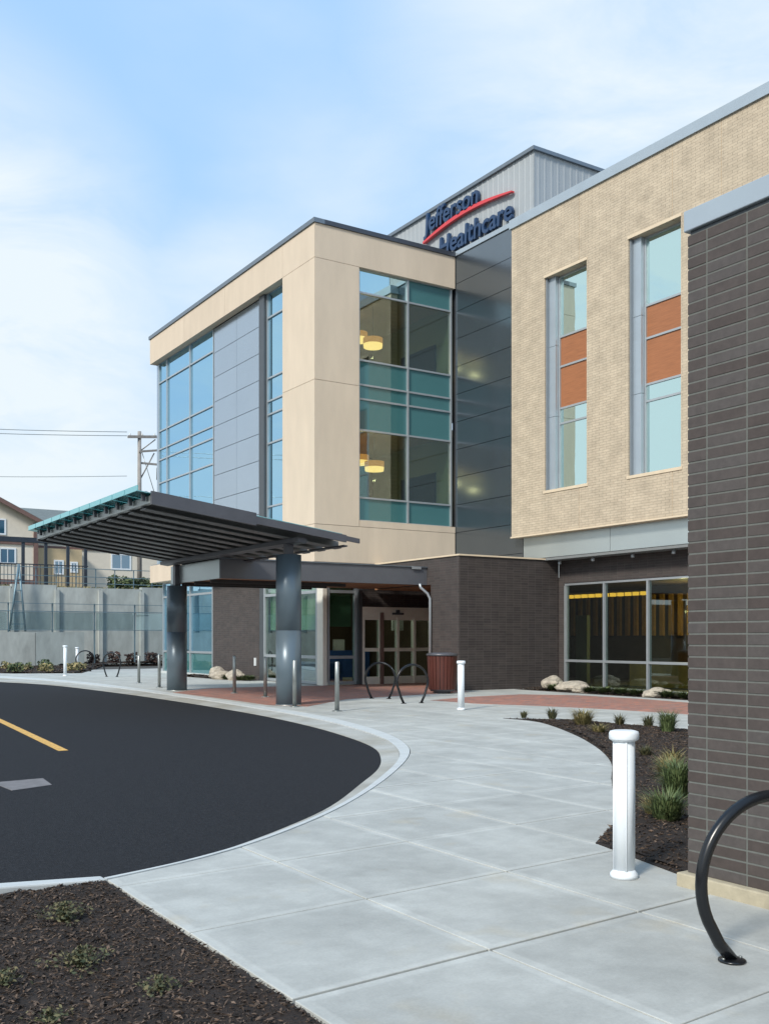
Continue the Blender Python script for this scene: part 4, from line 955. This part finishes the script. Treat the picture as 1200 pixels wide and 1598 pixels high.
# foliage helpers
def leafy(name, x0, x1, y0, y1, z0, z1, n, s, mat, label, cat, group=None, kind=None):
    m = MB()
    for _ in range(n):
        x = random.uniform(x0, x1); y = random.uniform(y0, y1); top = z0 + (z1 - z0) * (.75 + .35 * noise.noise(Vector((x * 1.2, y, 5)))); z = random.uniform(z0, top)
        a = Vector((random.uniform(-1, 1), random.uniform(-1, 1), random.uniform(-1, 1))).normalized(); b = a.orthogonal().normalized(); c = Vector((x, y, z)); q = s * random.uniform(.5, 1.2)
        m.quad(c + a * q, c + b * q * .6, c - a * q, c - b * q * .6)
    o = m.build(name, mat); return tag(o, label, cat, group, kind)
leafy('hedge', 21, 25.6, 66, 67.2, 4.5, 6.0, 2600, .16, 'hedge', 'low green hedge on the terrace right of the dark pergola', 'hedge')
leafy('hedge', 26.2, 32, 70, 72, 4.6, 7.2, 3000, .2, 'hedge', 'taller dark green hedge just left of the tower', 'hedge')
leafy('dry_grass', 12, 30, 62.6, 65, 4.55, 4.85, 2500, .12, 'grass_dry', 'dry grass along the top of the retaining wall', 'grass', kind='stuff')
for k, (x, y) in enumerate(((16.5, 59), (17.7, 59.2), (18.9, 59.1), (20.0, 59.3), (21.2, 59.1), (22.3, 59.3))):
    leafy('small_shrub', x - .32, x + .32, y - .3, y + .3, .1, .95, 260, .1, 'shrub_red', 'small dark red shrub in the row at the foot of the retaining wall', 'shrub', 'dark red shrubs below the retaining wall')
for k, (x, y) in enumerate(((11.0, 49.0), (11.6, 50.2), (12.3, 48.6), (12.9, 50.8), (13.4, 48.2), (13.9, 49.8), (12.2, 52.2), (14.6, 51.2), (11.9, 54.5), (13.6, 54))):
    leafy('small_shrub', x - .3, x + .3, y - .3, y + .3, 0, .5, 170, .09, 'grass_dry' if k % 3 else 'hedge', 'small yellow green shrub on the mulch island at the far left' if k % 3 else 'small dark green shrub among yellower ones on the far left mulch island', 'shrub', 'small shrubs on the mulch island')

# utility pole and wires
UP = empty('utility_pole', (26.9, 77.8, 4.5), 'wooden utility pole with crossarms beside the tower roof glass', 'utility pole')
px_, py_ = 26.9, 77.8
MB().tube([(px_, py_, 4.5), (px_, py_, 17.9)], [.2, .14], 12).build('pole', 'pole_wood', UP)
m = MB(); m.hexa([(px_ - 1.0, py_ - .25, 17.25), (px_ + 2.2, py_ - .1, 17.6), (px_ + 2.2, py_ + .05, 17.6), (px_ - 1.0, py_ - .1, 17.25), (px_ - 1.0, py_ - .25, 17.45), (px_ + 2.2, py_ - .1, 17.8), (px_ + 2.2, py_ + .05, 17.8), (px_ - 1.0, py_ - .1, 17.45)]); m.build('crossarm', 'pole_wood', UP)
m = MB(); m.hexa([(px_ - .1, py_ - .25, 16.2), (px_ + 2.2, py_ - .1, 16.6), (px_ + 2.2, py_ + .05, 16.6), (px_ - .1, py_ - .1, 16.2), (px_ - .1, py_ - .25, 16.35), (px_ + 2.2, py_ - .1, 16.75), (px_ + 2.2, py_ + .05, 16.75), (px_ - .1, py_ - .1, 16.35)]); m.build('crossarm', 'pole_wood', UP)
for dx_ in (-.8, .2, 1.2, 2.0): MB().lathe(px_ + dx_, py_ - .1, [(.05, 17.5 + dx_ * .1), (.08, 17.6 + dx_ * .1), (.05, 17.75 + dx_ * .1)], 8).build('insulator', 'white_int', UP)
MB().lathe(px_ + .45, py_ - .2, [(.22, 12.2), (.22, 13.1), (.1, 13.2)], 12).build('transformer', 'galv', UP)
MB().lathe(px_ + 1.5, py_ - .1, [(.16, 14.2), (.16, 15.1), (.05, 15.3)], 10).build('transformer', 'galv', UP)
MB().box(px_, px_ + 1.6, py_ - .06, py_ + .06, 15.35, 15.5).build('crossarm', 'pole_wood', UP)
MB().tube([(px_ + .1, py_, 16.4), (px_ + 1.3, py_, 17.4)], .05, 6).build('brace', 'pole_wood', UP)
MB().tube([(px_ + .1, py_, 14.2), (px_ + 1.2, py_, 16.3)], .05, 6).build('brace', 'pole_wood', UP)
MB().tube([(px_, py_, 16.9), (px_ + 1.6, py_, 12)], .03, 5).build('guy_cable', 'galv', UP)
for k, (za, zb) in enumerate(((17.75, 19.3), (17.45, 18.9), (14.3, 15.3))):
    pts = []
    for i in range(21):
        t = i / 20; pts.append((px_ - 1 + (-38) * t, py_ + 10 * t, za + (zb - za) * t - 1.1 * math.sin(PI * t)))
    tag(MB().tube(pts, .025 if k < 2 else .02, 5).build('overhead_wire', 'galv'), ['uppermost overhead wire crossing the sky left of the utility pole', 'second overhead wire close under the uppermost one, left of the pole', 'lowest single overhead wire in the white sky left of the pole'][k], 'wire', 'overhead wires')

# ================================================================== ROCKS
def rock(x, y, r, hgt, label, seed):
    bm = bmesh.new(); bmesh.ops.create_icosphere(bm, subdivisions=3, radius=1)
    for v in bm.verts:
        n = noise.noise(v.co * 1.1 + Vector((seed, 0, 0))) * .35 + noise.noise(v.co * 3 + Vector((0, seed, 0))) * .12
        v.co = v.co * (1 + n); v.co.x *= r * 1.25; v.co.y *= r; v.co.z = v.co.z * hgt * .6 + hgt * .3
    me = bpy.data.meshes.new('rock'); bm.to_mesh(me); bm.free(); me.materials.append(M['rock'])
    o = bpy.data.objects.new('rock', me); COL.objects.link(o); o.location = (x, y, .02); o.rotation_euler.z = seed; tag(o, label, 'rock', 'landscape rocks')
rock(21.5, 23.85, .36, .46, 'rounded grey rock at the left end of the lounge window', 1)
rock(21.2, 22.55, .42, .36, 'long pale rock under the first pane of the lounge window', 2.3)
rock(20.95, 22.0, .22, .24, 'small pale rock beside the long pale rock under the lounge window', 5.1)
rock(21.1, 19.25, .32, .28, 'pale rock under the third pane of the lounge window', 3.2)
rock(16.3, 37.9, .33, .5, 'orange tan rock, leftmost of three by the dark brick wall', 4.4)
rock(16.1, 36.9, .34, .36, 'pale rock in the middle of three by the dark brick wall', 6.5)
rock(16.2, 35.9, .38, .42, 'grey rock, rightmost of three by the dark brick wall', 7.7)

# ================================================================== GRASS CLUMPS
def clump(x, y, r, h, n, mat, label, cat='grass clump', group='grass clumps in the mulch beds', lean=.5, z0=0.0, w=.006):
    m = MB()
    for _ in range(n):
        a = random.uniform(0, 2 * PI); rr = r * .35 * math.sqrt(random.random()); bx = x + rr * math.cos(a); by = y + rr * math.sin(a)
        hh = h * random.uniform(.5, 1.1); out_ = r * random.uniform(.2, 1.0) * lean * 2; a2 = a + random.uniform(-.6, .6); hh *= random.choice((1, 1, .6)); d = Vector((math.cos(a2), math.sin(a2), 0)); s = Vector((-d.y, d.x, 0)) * w * random.uniform(.7, 1.3)
        p0 = Vector((bx, by, z0)); p1 = p0 + d * out_ * .35 + Vector((0, 0, hh * .65)); p2 = p0 + d * out_ + Vector((0, 0, hh * random.uniform(.75, 1.0)))
        m.quad(p0 - s, p0 + s, p1 + s * .8, p1 - s * .8); m.tri(p1 - s * .8, p1 + s * .8, p2)
    o = m.build('grass_clump', mat); tag(o, label, cat, group)
clump(7.85, 6.9, .26, .44, 620, 'grass', 'tallest blue green grass clump right of the near white bollard', z0=.02)
clump(6.75, 6.05, .25, .30, 520, 'grass', 'low spreading green grass clump nearest the brick wing', z0=.02)
clump(8.9, 7.95, .22, .28, 300, 'grass_dry', 'yellowing grass clump behind the tallest green clump', z0=.02)
clump(9.7, 8.6, .2, .26, 240, 'grass_dry', 'straw coloured grass clump farther up the bed behind the near bollard', z0=.02)
clump(10.3, 9.6, .16, .16, 160, 'weed', 'small green weed just right of the near bollard cap', z0=.02)
clump(12.98, 13.6, .34, .34, 420, 'grass_dry', 'yellow green clump in the middle of the curved bed', z0=.02)
clump(12.1, 12.3, .22, .18, 200, 'grass_dry', 'low dry tuft near the curved walk edge of the bed', z0=.02)
clump(13.3, 11.9, .26, .42, 420, 'grass', 'green tuft at the back of the bed beside the brick wing edge', z0=.02)
clump(13.5, 15.0, .18, .24, 200, 'weed', 'small green tuft at the far tip of the curved bed', z0=.02)
clump(13.2, 15.5, .14, .16, 140, 'weed', 'tiny tuft at the very tip of the curved bed', z0=.02)
clump(13.6, 13.3, .18, .22, 180, 'weed', 'small dark green tuft at the back edge of the curved bed', z0=.02)
clump(13.7, 12.7, .18, .25, 180, 'weed', 'dark green tuft second from the brick wing at the bed back edge', z0=.02)
clump(8.35, 7.35, .18, .26, 260, 'grass', 'small green clump between the tallest clump and the yellowing clump', z0=.02)
clump(9.25, 8.3, .16, .2, 200, 'grass_dry', 'short straw coloured clump just behind the yellowing clump', z0=.02)
clump(6.9, 6.35, .16, .2, 200, 'grass_dry', 'dry tuft leaning against the low green clump nearest the brick wing', z0=.02)
def weed(x, y, r, h, n, mat, label):
    m = MB()
    for _ in range(int(n * .45)):
        a = random.uniform(0, 2 * PI); rr = r * 1.15 * random.random() ** .9 * (.55 + .45 * math.sin(a * 3 + x * 40)); cx = x + rr * math.cos(a); cy = y + rr * math.sin(a); z = random.uniform(.0, h) * (1 - .5 * rr / r)
        d = Vector((random.uniform(-1, 1), random.uniform(-1, 1), random.uniform(-.2, 1))).normalized(); b = d.orthogonal().normalized(); q = random.uniform(.006, .018); c = Vector((cx, cy, z))
        m.quad(c - d * q, c + b * q * .45, c + d * q, c - b * q * .45)
        if random.random() < .25: m.quad((x + .2 * (cx - x), y + .2 * (cy - y), -.01), (x + .2 * (cx - x) + .003, y + .2 * (cy - y), -.01), (cx + .002, cy, z), (cx, cy, z))
    tag(m.build('weed', mat), label, 'weed', 'weeds in the near mulch bed')
weed(1.58, 5.85, .17, .11, 900, 'weed', 'green leafy weed nearest the kerb in the near mulch bed')
weed(1.42, 4.98, .20, .10, 800, 'weed', 'sprawling brown green weed in the middle of the near mulch bed')
weed(1.62, 4.42, .13, .08, 420, 'weed', 'small weed closest to the walk at the bottom of the near bed')
weed(1.05, 4.9, .15, .07, 300, 'weed', 'sparse weed at the left edge of the near mulch bed')
weed(1.1, 4.3, .14, .07, 300, 'weed', 'sparse weed in the bottom left corner of the near bed')
for k, (x, y) in enumerate(((20.95, 23.2), (21.0, 21.7), (21.0, 21.1), (21.0, 20.5), (21.0, 19.9), (21.0, 18.8), (21.0, 18.2), (21.1, 17.6))):
    clump(x, y, .36, .2, 260, 'hedge', ['low green plant at the far left end of the strip under the lounge window','low green plant just right of the long pale rock under the lounge window','low green plant under the first mullion of the lounge window','low green plant left of the third pane rock under the lounge window','low green plant touching the third pane rock on its left','low green plant just right of the third pane rock','low green plant second from the brick wing edge under the lounge window','low green plant nearest the brick wing edge under the lounge window'][k], 'plant', 'ground plants under the lounge window', z0=.03, w=.02)
for k, (x, y) in enumerate(((16.1, 37.4), (16.1, 36.4), (16.2, 35.4), (16.3, 34.9))):
    clump(x, y, .4, .2, 220, 'hedge', ['low green plant beside the orange tan rock','low green plant between the pale rock and the grey rock by the dark wall','low green plant in front of the grey rock by the dark wall','low green plant right of the grey rock, next to the dark door jamb'][k], 'plant', 'ground plants among the rocks', z0=.03, w=.02)
print('slabs', ns_)
